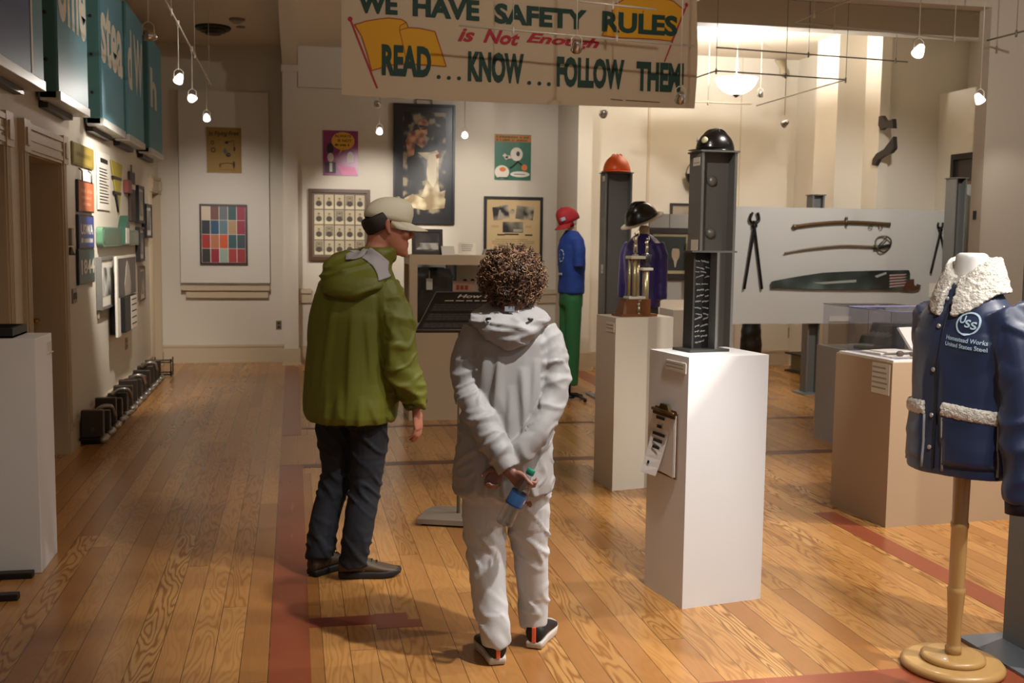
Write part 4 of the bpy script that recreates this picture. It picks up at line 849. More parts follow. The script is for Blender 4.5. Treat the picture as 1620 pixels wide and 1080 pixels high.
def cap(lb, loc, rz, m, tilt=0, size=1, patch=None, name='baseball_cap'):
    r = thing(name, lb, 'cap', loc, rz); A = ABS[r.name] @ Matrix.Rotation(tilt, 4, 'X') @ Matrix.Scale(size, 4); cap_parts(r, A, m, patch); return r
def cap_parts(r, A, m, patch=None, brimlen=.075, name='crown'):
    k = MB(A); R = [ell((0, 0, -.03), .084, .104, 0, 30)]
    for i in range(9):
        a = i/8*pi/2; q = max(cos(a), .04); R.append(ell((0, -.004*i, .115*sin(a)), .086*q**.8, .106*q**.8, 0, 30))
    k.rings(R, cap=True)
    k.ball((0, -.03, .117), (.01, .01, .006), 8)
    c = k.build(name, m, r)
    k = MB(A); n = 14; U, D_ = [], []
    for i in range(n+1):
        t = pi+pi*i/n; U.append((.083*cos(t), .1*sin(t), -.022)); D_.append((.078*cos(t), .09*sin(t)-brimlen*abs(sin(t))**.7, -.038-.03*cos(t)**2+.008*sin(t)))
    vs = U+D_+[(x, y, z-.004) for x, y, z in U+D_]; m_ = n+1; fs = []
    for i in range(n): fs += [(i, i+1, m_+i+1, m_+i), (2*m_+i, 3*m_+i, 3*m_+i+1, 2*m_+i+1), (m_+i, m_+i+1, 3*m_+i+1, 3*m_+i)]
    k.add(vs, fs, smooth=True); k.build('brim', m, c if name == 'cap' else r)
    if patch:
        k = MB(A); k.rings([ell((0, -.09, .03), .001, .001, 0, 8)]*2) if 0 else k.box((.03, -.098, .01), (.075, -.06, .04)); k.build('badge', patch, r)
cap('red baseball cap with white lettering on the blue shirted display form', (2.69, 10.52, 1.83), -1.4, mat('cap_red', 'a8202a', .7), .4, 1.08, mat('print_white', (.7, .74, .8), .7))
r, A = form('display form in a purple jacket with a round gold badge, behind the trophy', (2.98, 9.0, 0), -.95, mat('purple_satin', '2c2070', .45, sheen=.3), mat('zebra_cloth', '7d7a72', .7, var=.8, vscale=40), .16, 1.05, 1.9, coat=True)
k = MB(A); k.lathe([(.042, 0), (.042, .012)], 18, T((.01, -.125, 1.46), 0, pi/2)); k.build('round_badge', mat('badge_gold', 'c88c34', .5), r)
hardhat('black and cream wide brimmed hard hat tilted on the purple jacket form', (2.95, 8.97, 1.79), -1.3, mat('helmet_black', (.045, .042, .04), .25, coat=.4), brim=.05, full=True, tilt=.42, brim_m=mat('helmet_cream', (.78, .73, .62), .5), size=1.05)
# grey partition board with the portrait
YB = 11.4
a, b = W(1028, 338, 1, YB), W(1150, 474, 1, YB)
r = thing('display_board', 'grey display board holding the dark portrait, left of the tool board', 'board', ((a.x+b.x)/2, YB, 0)); k = MB(); k.box((a.x, YB, b.z), (b.x, YB+.04, a.z)); k.m = 1; k.box((W(1059, 350, 1, YB).x, YB-.002, a.z-.18), (W(1059, 350, 1, YB).x+.006, YB, a.z)); k.build('board_panel', [mat('board_grey', (.58, .56, .53), .6), DGREY], r)
for x in (a.x+.1, b.x-.1): k = MB(); k.box((x-.03, YB+.04, 0), (x+.03, YB+.1, a.z-.05)); k.box((x-.04, YB-.1, 0), (x+.04, YB+.3, .02)); k.build('leg', DGREY, r)
a, b = W(1020, 441, 1, YB), W(1096, 361, 1, YB)
def portrait(f, x0, z0, x1, z1, y):
    W_, H_ = x1-x0, z1-z0; g = lambda u, v: (x0+W_*u, z0+H_*v); cx = .66
    rect(f, 1, *g(.06, .08), *g(.94, .92), y-.001); disc(f, 2, *g(cx, .5), W_*.11, H_*.19, y-.003)
    f.m = 3; f.poly([(g(*q)[0], y-.002, g(*q)[1]) for q in ((cx-.27, .08), (cx+.26, .08), (cx+.22, .3), (cx+.1, .38), (cx-.1, .38), (cx-.22, .3))])
    f.m = 4; f.poly([(g(*q)[0], y-.0035, g(*q)[1]) for q in ((cx-.05, .36), (cx+.05, .36), (cx+.01, .16), (cx-.02, .16))]); disc(f, 3, *g(cx, .62), W_*.1, H_*.08, y-.0035, 20, 0, 180)
    return [mat('liner_gold', '9a8a62', .5), mat('portrait_ground', '2a3328', .4, var=.4, vscale=5), mat('portrait_face', '9a8468', .5), mat('portrait_coat', '171614', .5), mat('portrait_shirt', '9c9078', .6)]
frame_back('dark framed oil portrait of a man in a black coat on the grey display board', (a.x, a.z), (b.x, b.z), YB, .05, mat('ebony', '231612', .4), .06, portrait)
a, b = W(1059, 341, 1, 13.28), W(1100, 322, 1, 13.28)
frame_back('dark framed picture on the back wall, its top showing over the grey display board', (a.x, a.z-.4), (b.x+.25, b.z), 13.28, .04, DARKF, .03, lambda f, *q: [photo_mat('dim_print', '7c6e5c', '9c8e78', 3, seed=14)])
# hanging ladle on the back wall
c = W(1100, 280, 1, 13.2); r = thing('ladle', 'dark hanging half round iron bucket with a wire bail on the back wall', 'ladle', (c.x, c.y, c.z))
k = MB(); k.lathe([(.02, -.15), (.09, -.12), (.14, -.05), (.165, .03), (.155, .03), (.13, -.04), (.02, -.13)], 24, T((c.x, 13.1, c.z))); k.build('bowl', mat('iron_black', (.05, .045, .04), .5, .5), r)
k = MB(); k.tube([(c.x+.16*cos(t), 13.1, c.z+.03+.17*sin(t)) for t in [i*pi/14 for i in range(15)]], .008, 6); k.tube([(c.x, 13.1, c.z+.2), (c.x, 13.27, c.z+.24)], .008, 6); k.build('bail', STEEL, r)
# low cream plinth and a black sack behind
k = MB(); k.box((3.52, 9.7, 0), (3.86, 10.1, .97)); k.build('pedestal', mat('cream_plinth', (.80, .765, .70), .6), label='low cream pedestal in shade left of the riveted post, mostly hidden', cat='pedestal')
k = MB(); c = W(1188, 535, 1, 11.9); k.rings([ell((c.x, 11.9, z), a, a*.8, 0, 22) for z, a in ((0, .08), (.05, .12), (.3, .13), (.55, .125), (.68, .10), (.74, .07), (.8, .05), (.83, .06))]); me = fuse(k, .015, 3); displace(me, lambda p, n: .018*noise.noise(p*11)); me.materials.append(mat('black_leather', (.04, .035, .032), .45, bump=.2)); link('sack', me, None, 'black slumped sack on the floor behind the tool board', 'sack')
# short I beam lying by the wall
p, q_ = W(1243, 586, 2, 0), W(1300, 600, 2, 0); dirv = (q_-p); dirv.z = 0; L_ = dirv.length+.3; rz = math.atan2(dirv.y, dirv.x)
r = thing('steel_beam_offcut', 'short olive steel beam lying on the floor behind the tool board', 'steel beam', tuple(p), rz); A = ABS[r.name]
k = MB(A); k.box((0, -.02, .0), (L_, .2, .02)); k.box((0, -.02, .22), (L_, .2, .24)); k.build('flanges', mat('rail_dark', (.13, .125, .11), .5, .3), r); k = MB(A); k.box((0, .07, .02), (L_, .09, .22)); k.build('web', mat('olive_web', '6f6a4c', .5), r)
k = MB(); q = W(1250, 548, 1, 13.28); k.box((q.x-.04, 13.27, .36), (q.x+.04, 13.28, .5)); k.build('power_outlet', mat('beige_plate', '8f7f6a', .5), label='beige wall outlet on the back wall under the tool board', cat='outlet')
# tool board
a, b = W(1154, 512, 1, YP), W(1511, 333, 1, YP)
r = thing('tool_board', 'wide pale grey hanging board with sabres, tongs and a painted saw', 'board', ((a.x+b.x)/2, YP, a.z)); k = MB(); k.box((a.x, YP, a.z), (b.x, YP+.05, b.z)); k.build('board_panel', mat('board_pale', (.70, .69, .665), .6), r)
def bp(px, py, o=.0): v = W(px, py, 1, YP); return Vector((v.x, YP-o, v.z))
IRON = mat('tool_iron', (.10, .10, .105), .45, .6)
def tongs(lb, pv, jl, jr, hl, hr, rd):
    """two-armed blacksmith tongs: pivot, jaw tips, handle ends in photo pixels"""
    p = bp(*pv, .03); r = thing('tongs', lb, 'tongs', tuple(p))
    for i, (j, jm, h) in enumerate(((jl[1], jl[0], hr), (jr[1], jr[0], hl))):
        k = MB(); k.tube(bez([bp(*j, .03), bp(*jm, .03), bp(pv[0], pv[1]-2, .025+.012*i), bp(*pv, .025+.012*i), bp(*h, .025)], 6), rd, 8); k.build('arm', IRON, r)
    k = MB(); k.lathe([(rd*2, -.01), (rd*2, .012), (rd, .018)], 12, T(tuple(p), 0, pi/2)); k.build('pivot', IRON, r)
tongs('longer black iron tongs at the left end of the tool board', (1192, 357), ((1185, 348), (1189, 336)), ((1199, 348), (1197, 336)), (1176, 457), (1204, 457), .014)
tongs('shorter black iron tongs at the right end of the tool board', (1485, 364), ((1481, 358), (1482, 352)), ((1488, 358), (1489, 352)), (1470, 432), (1497, 430), .011)
r = thing('scabbard', 'curved brown metal scabbard, uppermost across the tool board', 'scabbard', tuple(bp(1330, 354))); k = MB()
k.tube(bez([bp(1253, 358, .03), bp(1262, 357.5, .03), bp(1290, 354, .03), bp(1330, 351.5, .03), bp(1370, 352.5, .03), bp(1406, 355, .03)], 5), [(.022, .014)]*2+[(.019, .012)]*23+[(.021, .013)], 10, flat=(0, 0, 1)); k.ball(bp(1256, 358.5, .03), (.035, .02, .025), 10); k.build('sheath', mat('scabbard_brown', '6b5236', .4, .5, var=.2), r)
k = MB(); k.tube([bp(1337, 358, .03), bp(1337, 345, .03)], .012, 8); k.ball(bp(1337, 345, .03), .018, 8); k.build('mount_stud', STEEL, r)
for px in (1375, 1391): k = MB(); k.tube([bp(px+3*cos(i*pi/6), 359+3*sin(i*pi/6), .03) for i in range(12)], .004, 5, closed=True); k.build('ring', STEEL, r)
r = thing('sabre', 'slender curved sabre with a round guard, under the scabbard', 'sabre', tuple(bp(1330, 392))); k = MB()
k.tube(bez([bp(1239, 400, .03), bp(1275, 394, .03), bp(1320, 389.5, .03), bp(1350, 389, .03), bp(1382, 390.5, .03)], 6), [(.008+.004*min(1, i/8), .005) for i in range(25)], 8, flat=(0, 0, 1)); k.ball(bp(1242, 399.5, .03), (.02, .01, .01), 8); k.build('blade', mat('blade_steel', '8a7a68', .35, .7), r)
k = MB(); c = bp(1395, 386, .03); rad = (bp(1407, 386)-c).x; k.tube([c+Vector((rad*cos(t), -.02*sin(t*2), rad*.95*sin(t))) for t in [i*2*pi/24 for i in range(24)]], .009, 6, closed=True); k.tube([c+Vector((-rad*.9, 0, -rad*.5)), c+Vector((-rad*.3, -.03, rad*.3)), c+Vector((rad*.3, -.03, rad*.9))], .008, 6); k.build('guard', mat('brass_dark', '5c5038', .4, .6), r)
k = MB(); k.tube([bp(1380, 391, .03), bp(1388, 391, .03), bp(1405, 388, .03)], [.024, .02, .016], 8); k.build('grip', mat('grip_black', (.08, .07, .06), .6), r)
r = thing('painted_saw', 'big dark handsaw painted with a landscape, lowest on the tool board', 'saw', tuple(bp(1330, 450))); k = MB(Matrix(((1, 0, 0, 0), (0, 0, 1, YP-.035), (0, 1, 0, 0), (0, 0, 0, 1))))
S = [(1218, 455), (1218, 446), (1222, 444), (1260, 437), (1300, 431), (1340, 429), (1390, 427.5), (1435, 427), (1437, 432), (1437, 440), (1436, 458), (1350, 458), (1280, 457)]
k.prism([(bp(*p).x, bp(*p).z) for p in S], .01)
k.build('blade', photo_mat('saw_painting', '1d221d', '55615c', 3.2, '353d38', 21), r)
k = MB(Matrix(((1, 0, 0, 0), (0, 0, 1, YP-.037), (0, 1, 0, 0), (0, 0, 0, 1)))); g = lambda *q: [(bp(*p).x, bp(*p).z) for p in q]
k.prism(g((1283, 447), (1352, 442), (1352, 446), (1300, 449)), .002); k.prism(g((1381, 436), (1399, 430), (1400, 433), (1384, 439)), .002); k.m = 1
for i in range(5): k.prism(g((1405, 434+i*4.5), (1432, 433+i*4.2), (1428, 435+i*4.2), (1404, 436.5+i*4.5)), .002)
k.build('painted_motif', [mat('saw_pale', '8e9088', .5), mat('saw_pink', 'a98a84', .5)], r)
k = MB(Matrix(((1, 0, 0, 0), (0, 0, 1, YP-.04), (0, 1, 0, 0), (0, 0, 0, 1)))); k.prism(g((1424, 458), (1433, 442), (1443, 441), (1443, 450), (1447, 453), (1449, 449), (1454, 451), (1450, 457), (1442, 459)), .02); k.build('handle', mat('saw_wood', '55341f', .5, var=.2), r)
k = MB(); a, b = bp(1311, 508), bp(1346, 500); k.box((a.x, YP-.012, a.z), (b.x, YP, b.z)); k.build('caption_card', CARD, label='white caption card at the lower edge of the tool board', cat='card')
k = MB(); a, b = bp(1469, 470), bp(1490, 448); k.box((a.x, YP-.006, a.z), (b.x, YP, b.z)); k.build('caption_card', CARD, label='white caption card below the shorter tongs', cat='card')
k = MB(); a, b = W(1262, 328, 1, 13.28), W(1296, 316, 1, 13.28); k.box((a.x, 13.25, a.z-.3), (b.x, 13.28, b.z)); k.build('picture_board', mat('wood_brown', '5a3a28', .5), label='brown wooden board on the back wall, its top showing over the tool board', cat='picture')
# iron hooks on the far pier
r = thing('iron_hook', 'two curved dark iron castings hung one above the other on the right pier', 'iron casting', (6.37, 11.3, 2.7)); 
for pts in (((1394, 184), (1399, 183), (1404, 191), (1412, 190), (1416, 188), (1417, 203), (1411, 203), (1403, 202), (1397, 206), (1393, 198)), ((1417, 216), (1418, 235), (1412, 242), (1402, 246), (1393, 252), (1388, 262), (1383, 261), (1384, 252), (1390, 243), (1402, 236), (1411, 224))):
    k = MB(Matrix(((0, 0, 1, 6.33), (1, 0, 0, 0), (0, 1, 0, 0), (0, 0, 0, 1)))); k.prism([(W(x, y, 0, 6.36).y, W(x, y, 0, 6.36).z) for x, y in pts], .045); k.build('casting', mat('rusty_iron', '3c322c', .5, .4, var=.25), r)
# tall framed mirror on the side partition
y0, y1 = W(1508, 300, 0, 7.16).y, W(1548, 300, 0, 7.16).y; z1 = W(1509, 245, 0, 7.16).z
r = thing('framed_mirror', 'tall dark framed mirror with pale curtains on the right partition', 'mirror', (7.14, (y0+y1)/2, 1.0)); k = MB()
for q in ((y1, .9, y0, .95), (y1, z1-.06, y0, z1), (y1, .95, y1+.05, z1-.06), (y0-.05, .95, y0, z1-.06)): k.box((7.11, min(q[0], q[2]), q[1]), (7.16, max(q[0], q[2]), q[3]))
k.build('frame', mat('mirror_frame', '241a16', .4), r); k = MB(); k.box((7.145, y1, .92), (7.158, y0, z1-.03)); k.build('plate', mat('mirror_dark', '3c3028', .2, var=.2), r)
k = MB(); k.box((7.135, y1+.05, z1-.38), (7.145, y0-.05, z1-.3)); k.build('valance', mat('valance', '7a5a3c', .7, var=.3), r)
for i in range(3): k = MB(); k.tube([(7.135, y0-.15-.17*i, .95), (7.135, y0-.15-.17*i, z1-.34)], (.06), 10); k.build('curtain', mat('curtain_grey', '9aa09e', .8), r)
k = MB(); a = W(1547, 341, 1, 7.8); k.box((5.395, 7.86, a.z-.03), (5.4, 7.9, a.z+.04)); k.build('light_switch', DARKF, label='small dark switch on the edge of the near right wall', cat='light switch')
# grey pedestal with case behind the tan one
r = thing('pedestal', 'grey pedestal with a clear case, half hidden behind the tan display pedestal', 'pedestal', (4.6, 7.9, 0)); k = MB(); k.box((4.27, 7.5, 0), (4.95, 8.28, .78)); k.build('plinth', mat('grey_plinth', (.62, .61, .60), .6), r)
ACR = thin_glass('acrylic', (.93, .93, .955), .16); 
def acrylic(r, x0, y0, x1, y1, z0, z1, name='acrylic_cover', edge='8f90c0'):
    k = MB(); t = .005
    for q in ((x0, y0, x1, y0+t), (x0, y1-t, x1, y1), (x0, y0+t, x0+t, y1-t), (x1-t, y0+t, x1, y1-t)): k.box((q[0], q[1], z0), (q[2], q[3], z1-t))
    k.box((x0, y0, z1-t), (x1, y1, z1)); k.build(name, ACR, r)
    k = MB(); P = [(x0, y0, z1), (x1, y0, z1), (x1, y1, z1), (x0, y1, z1)]; k.tube(P, .0035, 5, closed=True)
    k.build('cover_edge', mat('edge_'+edge, edge, .2), r)
r = thing('display_case', 'rear clear acrylic case on the grey pedestal', 'display case', (4.6, 7.9, .78))
acrylic(r, 4.3, 7.53, 4.92, 8.25, .782, 1.12, edge='c8c4bc')
r = thing('adding_machine', 'black stepped office machine inside the rear clear case', 'machine', (4.62, 7.9, .78), .4); A = ABS[r.name]; k = MB(A)
k.prism([(-.17, 0), (.16, 0), (.16, .2), (.06, .2), (.02, .12), (-.08, .1), (-.11, .04), (-.17, .03)], .24, Matrix(((1, 0, 0, 0), (0, 0, 1, -.12), (0, 1, 0, 0), (0, 0, 0, 1))), 0); k.build('body', mat('machine_black', (.06, .055, .05), .35), r)
k = MB(A)
for i in range(4):
    for j in range(4): k.lathe([(.012, 0), (.01, .02)], 8, T((-.06+.022*i, -.07+.045*j, .1+.004*i)))
k.build('keys', mat('key_grey', (.5, .48, .45), .4), r)
# tan display pedestal with acrylic case
P3B, P3C, P3A = (3.315, 5.52), (4.38, 5.60), (3.272, 6.09)
TANP = mat('tan_plinth', (.66, .565, .46), .6)
r = plinth('wide tan display pedestal under a clear case, left of the navy jacket', P3B, P3C, P3A, .95, TANP)
r0 = r; r = thing('display_case', 'clear acrylic case with blue violet edges on the wide tan pedestal', 'display case', (3.83, 5.8, .95))
k = MB(); obox(k, P3B, P3C, P3A, .951, .962, .012); k.build('case_base', mat('case_white', (.84, .82, .79), .5), r)
k = MB(); t = .005; obox(k, P3B, P3C, P3A, .963, 1.235, .045); 
me = k.mesh('acrylic_cover'); me.materials.append(ACR); o = link('acrylic_cover', me, r); so = o.modifiers.new('s', 'SOLIDIFY'); so.thickness = .005; so.offset = -1
Bv, Cv, Av = Vector((*P3B, 0)), Vector((*P3C, 0)), Vector((*P3A, 0)); uu, vv = (Cv-Bv).normalized(), (Av-Bv).normalized()
def cp(u, v, z): return Bv+uu*u+vv*v+Vector((0, 0, z))
lu, lv = (Cv-Bv).length, (Av-Bv).length; k = MB(); k.tube([cp(.045, .045, 1.236), cp(lu-.045, .045, 1.236), cp(lu-.045, lv-.045, 1.236), cp(.045, lv-.045, 1.236)], .003, 5, closed=True); k.build('cover_edge', mat('edge_8f90c0', '8f90c0', .2), r)
face_card(r0, P3B, P3A, .02, .19, .76, .935, 5)
k = MB(); q = random.Random(3)
k.M = Matrix.Translation(cp(.2, .36, .963)) @ Matrix.Rotation(.2, 4, 'Z'); k.box((-.1, -.07, 0), (.12, .1, .012), bev=.004); k.box((-.07, -.09, .012), (.13, .06, .02), bev=.004); k.build('folded_papers', PAPER, label='stack of folded white papers at the left inside the clear case', cat='papers')
k = MB(Matrix.Translation(cp(.18, .16, .963))); k.box((-.09, -.03, 0), (.16, .07, .004)); k.m = 1; k.ball((-.02, 0, .02), (.025, .018, .018), 10); k.ball((.06, -.015, .016), (.03, .015, .013), 10); k.build('small_relics', [PAPER, mat('relic_brown', '7a6452', .5, var=.3)], label='small brown relics on a white sheet at the front of the clear case', cat='relics')
k = MB(Matrix.Translation(cp(.36, .3, .963)) @ Matrix.Rotation(.3, 4, 'Z')); k.add([(0, 0, 0), (.16, 0, 0), (.16, .13, .15), (0, .13, .15), (0, .145, .145), (.16, .145, .145), (.16, .02, 0), (0, .02, 0)], [(0, 1, 2, 3), (3, 2, 5, 4), (4, 5, 6, 7), (7, 6, 1, 0), (0, 3, 4, 7), (1, 6, 5, 2)]); k.build('leaning_card', PAPER, label='white card leaning back on an easel inside the clear case', cat='card')
r = thing('framed_picture', 'white framed photograph with orange shapes inside the clear case', 'picture', tuple(cp(.42, .16, .963)), .1); A = ABS[r.name] @ Matrix.Rotation(-.15, 4, 'X'); k = MB(A)
for q in ((-.1, 0, .12, .01), (-.1, .135, .12, .145), (-.1, 0, -.09, .145), (.11, 0, .12, .145)): k.box((q[0], -.004, q[1]), (q[2], .006, q[3]))
k.build('frame', PAPER, r); k = MB(A); k.box((-.095, -.001, .005), (.115, .005, .14)); k.m = 1; k.add([(-.088+.028*cos(t)*(1 if cos(t) > 0 else 0), -.002, .09+.04*sin(t)) for t in [i*pi/8 for i in range(16)]], [list(range(16))]); k.add([(.07+.02*cos(t), -.002, .09+.03*sin(t)) for t in [i*pi/8 for i in range(16)]], [list(range(16))]); k.m = 2; k.box((-.05, -.003, .012), (-.03, -.001, .05)); k.box((.03, -.003, .012), (.05, -.001, .04)); k.build('picture', [mat('print_dark', '4a3230', .5, var=.3, vscale=30), mat('print_orange', 'd98a4c', .5), mat('print_pale', 'c8a8b0', .5)], r)
# ------------------------------------------------------------------ track lighting
RAIL = mat('rail_lit_pale', (.82, .79, .72), .4, .2)  # fittings and lit rails; the rails' brightness is put into this pale colour
WIRE = mat('wire_backlit_rail', (.50, .48, .43), .5, .2)  # wires, and a darker copy for backlit rails, shade put into the colour
CUPG = mat('cup_glow', (1, .97, .93), .3, emit=2.5)
BULB = mat('bulb_glow', (1, .97, .93), .3, emit=14)
BULBO = mat('bulb_off', (.62, .60, .58), .25)
ZR = 3.22
def head(lb, p, aim, watts=0, cone=50, blend=.6, colr=NEUT, zr=ZR, zt=None):
    p = Vector(p); r = thing('track_light', lb, 'track light', tuple(p), 0, 'track lights'); d = (Vector(aim)-p).normalized()
    k = MB(); k.tube([(p.x, p.y, p.z+.075), (p.x, p.y, zr)], .004, 8); k.lathe([(.012, -.02), (.012, .02)], 10, T((p.x, p.y, zr))); k.build('rod', RAIL, r)
    M_ = Matrix.Translation(p) @ d.to_track_quat('-Z', 'Y').to_matrix().to_4x4() @ Matrix.Scale(1.2, 4)
    k = MB(); k.tube([p+Vector((-.034, 0, .0)), p+Vector((-.034, 0, .06)), p+Vector((-.012, 0, .08)), p+Vector((.012, 0, .08)), p+Vector((.034, 0, .06)), p+Vector((.034, 0, 0))], .0035, 6); k.build('yoke', RAIL, r)
    k = MB(M_); k.lathe([(.012, .045), (.017, .04), (.026, .01), (.031, -.015), (.029, -.016), (.024, .008), (.012, .036)], 18); k.build('lamp_cup', CUPG if watts else CHROME, r)
    k = MB(M_); k.lathe([(.006, .03), (.022, .008), (.028, -.008), (.024, -.013), (.004, -.016)], 16); k.build('bulb', BULB if watts else BULBO, r)
    if watts: spot(tuple(p+d*.03), aim, watts, cone, blend, colr)
    return r
def WZ(px, py, z): return W(px, py, 2, z)
def rail(lb, pts, drops, zc=3.97, m=RAIL, rad=.007, closed=False):
    r = thing('lighting_rail', lb, 'lighting rail', tuple(pts[0])); k = MB(); k.tube(pts, rad, 8, closed=closed); k.build('bar', m, r)
    for d in drops: k = MB(); k.tube([tuple(d), (d[0], d[1], zc)], .0028, 6); k.lathe([(.009, -.03), (.009, .02)], 8, T(tuple(d))); k.build('hanger', m, r)
XRL = -.85
rail('long lighting rail over the left aisle', [(XRL, 6.2, ZR), (XRL, 12.2, ZR)], [(XRL, y, ZR) for y in (6.6, 8.3, 10.2, 11.9)])
head('unlit track light nearest on the left aisle rail', (-.86, 7.06, 2.83), (-1.65, 6.5, 2.9))
head('lit track light on the left aisle rail, highest of the lit three in the photo', (XRL, 8.75, 2.8), (-1.65, 10.3, 1.5), 290, 60, .7)
head('lit track light on the left aisle rail, middle of the lit three', (XRL, 9.9, 2.8), (-1.62, 8.4, 2.5), 22, 70, .8)
head('lit track light on the left aisle rail just above the ochre poster', (XRL, 11.5, 2.8), (-.8, 14.2, 1.1), 150, 70, 1.0)
rail('lighting rail in front of the tall dark painting', [(.80, 12.0, ZR), (2.05, 12.0, ZR)], [(.82, 12.0, ZR), (2.0, 12.0, ZR)])
head('lit track light left of the tall dark painting', (.93, 12.0, 2.77), (1.0, 14.0, 1.75), 140, 56, .7, (1, .94, .88))
head('lit track light right of the tall dark painting', (1.87, 12.0, 2.76), (2.2, 14.0, 2.0), 75, 56, .8)
p = W(597, 165, 1, 11.2); head('small unlit track light just below the banner, left of the painting', p, (p.x+.5, 14, 2), zr=3.97)
# heads in the right half
p = W(955, 180, 1, 9.2); head('small unlit track light just under the banner near the pier', p, (p.x, 13, 2), zr=3.97)
p = W(1076, 156, 1, 7.0); head('small unlit track light in front of the lower right corner of the banner', p, (p.x+.4, 9, 1), zr=3.97)
p = W(912, 76, 1, 6.8); head('small unlit track light in front of the word Enough on the banner', p, (p.x+.2, 9, 1), zr=3.97)
p = W(1241, 196, 1, 10.4); head('unlit track light hanging lowest between the globe and the right pier', p, (p.x-1, 13, 1.6), zr=3.97)
p = W(1203, 150, 1, 12.2); head('small unlit track light right of the glowing bowl lamp', p, (p.x, 13.2, 1.8), zr=3.97)
p = W(1453, 82, 1, 6.0); head('bright lit track light at upper right facing the room', p, (2.2, 5.2, .8), 60, 60, .6, NEUT, 3.97)
p = W(1550, 158, 1, 7.4); head('lit track light in front of the right pier edge', p, (6.3, 7.8, 1.3), 9, 60, .7, NEUT, 3.97)
# rails seen at the upper right
a, b, c = WZ(1258, 35, 3.2), WZ(1556, 66, 3.2), WZ(1350, -2, 3.2)
rail('pale lighting rail across the upper right opening', [b, a, c], [WZ(1288, 21, 3.2), WZ(1320, 41, 3.2), WZ(1510, 60, 3.2)])
rail('short dark lighting rail beside the right pier', [WZ(1562, 64, 3.2), WZ(1640, 44, 3.2)], [WZ(1608, 52, 3.2)], m=WIRE)
rail('lighting rail crossing the front of the banner', [W(726, 40, 1, 7.2), W(1098, 73, 1, 7.2)], [W(812, 47, 1, 7.2), W(976, 60, 1, 7.2)], 3.97)
rail('short lighting rail at the top of the banner', [W(917, 2, 1, 7.0), W(1038, 15, 1, 7.0)], [W(970, 8, 1, 7.0)])
z = 3.18; A_, B_, C_, D_ = WZ(1133, 112, z), WZ(1338, 126, z), WZ(1197, 167, z), WZ(1097, 124, z)
rail('backlit dark lighting rail hanging in front of the glowing bowl lamp', [D_, A_, B_, C_], [A_, WZ(1243, 119, z), B_], m=WIRE)
rail('pale lighting rail low behind the glowing bowl lamp', [WZ(1098, 161, z), WZ(1155, 163.5, z), WZ(1190, 164.5, z)], [WZ(1120, 162, z)])
rail('upper backlit dark lighting rail under the bright ceiling', [WZ(1133, 75, 3.45), WZ(1346, 91, 3.45), WZ(1436, 98, 3.45)], [WZ(1279, 86, 3.45), WZ(1417, 95, 3.45)], m=WIRE)
# pendant bowl lamp
g = W(1165, 133, 1, 11.3)
r = thing('pendant_lamp', 'glowing white bowl pendant lamp beneath the bright ceiling', 'lamp', (g.x, g.y, g.z)); A = ABS[r.name]
k = MB(A); k.lathe([(.02, -.115), (.08, -.105), (.15, -.07), (.2, -.02), (.235, .06), (.228, .06), (.19, -.015), (.14, -.06), (.02, -.1)], 32, cap=False); k.build('bowl', mat('bowl_glow', (1, .97, .93), .4, emit=2.2), r)
k = MB(A); k.lathe([(.005, -.145), (.02, -.135), (.04, -.115), (.01, -.11)], 14); k.build('finial', mat('bronze', (.28, .22, .16), .4, .7), r)
k = MB(A); k.tube([(0, 0, -.1), (0, 0, 3.95-g.z)], .007, 8); k.lathe([(.06, 3.95-g.z), (.03, 3.92-g.z)], 14)
k.build('stem', mat('stem_white', (.85, .83, .8), .4), r)
for s in (-1, 1): k = MB(A); k.tube([(.015*s, 0, 3.93-g.z), (.09*s, 0, 3.97-g.z)], [.012, .03], 8); k.build('canopy_arm', mat('bronze', (.28, .22, .16), .4, .7), r)
l = bpy.data.lights.new('bowl_bulb', 'POINT'); l.energy = 240; l.color = (1, .97, .93); l.shadow_soft_size = .06; o = bpy.data.objects.new('bowl_bulb', l); COL.objects.link(o); o.location = (g.x, g.y, g.z+.05)
# wall bracket lamp behind the globe and a strip of light
q = W(1236, 108, 1, 13.2); r = thing('wall_lamp', 'beige fan shaped lamp bracket high on the back wall', 'lamp', tuple(q)); k = MB(); k.rings([ell((q.x-.03, 13.2, q.z+.1), .07, .03, 0, 14), ell((q.x, 13.18, q.z), .03, .04, 0, 14), ell((q.x+.0, 13.15, q.z-.06), .045, .045, 0, 14), ell((q.x, 13.14, q.z-.11), .03, .03, 0, 14)]); k.build('bracket', mat('bracket_beige', (.72, .66, .53), .5), r)
k = MB(); k.ball((q.x, 13.12, q.z-.1), .03, 12); k.build('lens', CHROME, r)
# ceiling fittings on the left
g = W(337, 42, 2, 3.97); r = thing('ceiling_vent', 'round grey air diffuser on the left ceiling', 'vent', (g.x, g.y, 3.97)); A = ABS[r.name]; GV = mat('vent_grey', (.38, .35, .30), .5, .3)
for i, (ra, z) in enumerate(((.19, -.03), (.14, -.055), (.09, -.08))): k = MB(A); k.lathe([(ra*.62, z+.05), (ra, z), (ra*.98, z-.008), (ra*.6, z+.04)], 32, cap=False); k.build('cone_ring', GV, r)
k = MB(A); k.lathe([(.19, .0), (.2, -.015), (.18, -.025), (.05, -.025)], 32); k.build('collar', mat('vent_dark', (.2, .18, .15), .6), r)
g = W(375, 30, 2, 3.97); k = MB(); k.lathe([(.085, 0), (.085, -.02), (.06, -.035), (.04, -.05), (.015, -.055)], 24, T(tuple(g))); k.build('smoke_detector', mat('detector', (.55, .50, .44), .5), label='small round smoke detector beside the air diffuser on the left ceiling', cat='smoke detector')
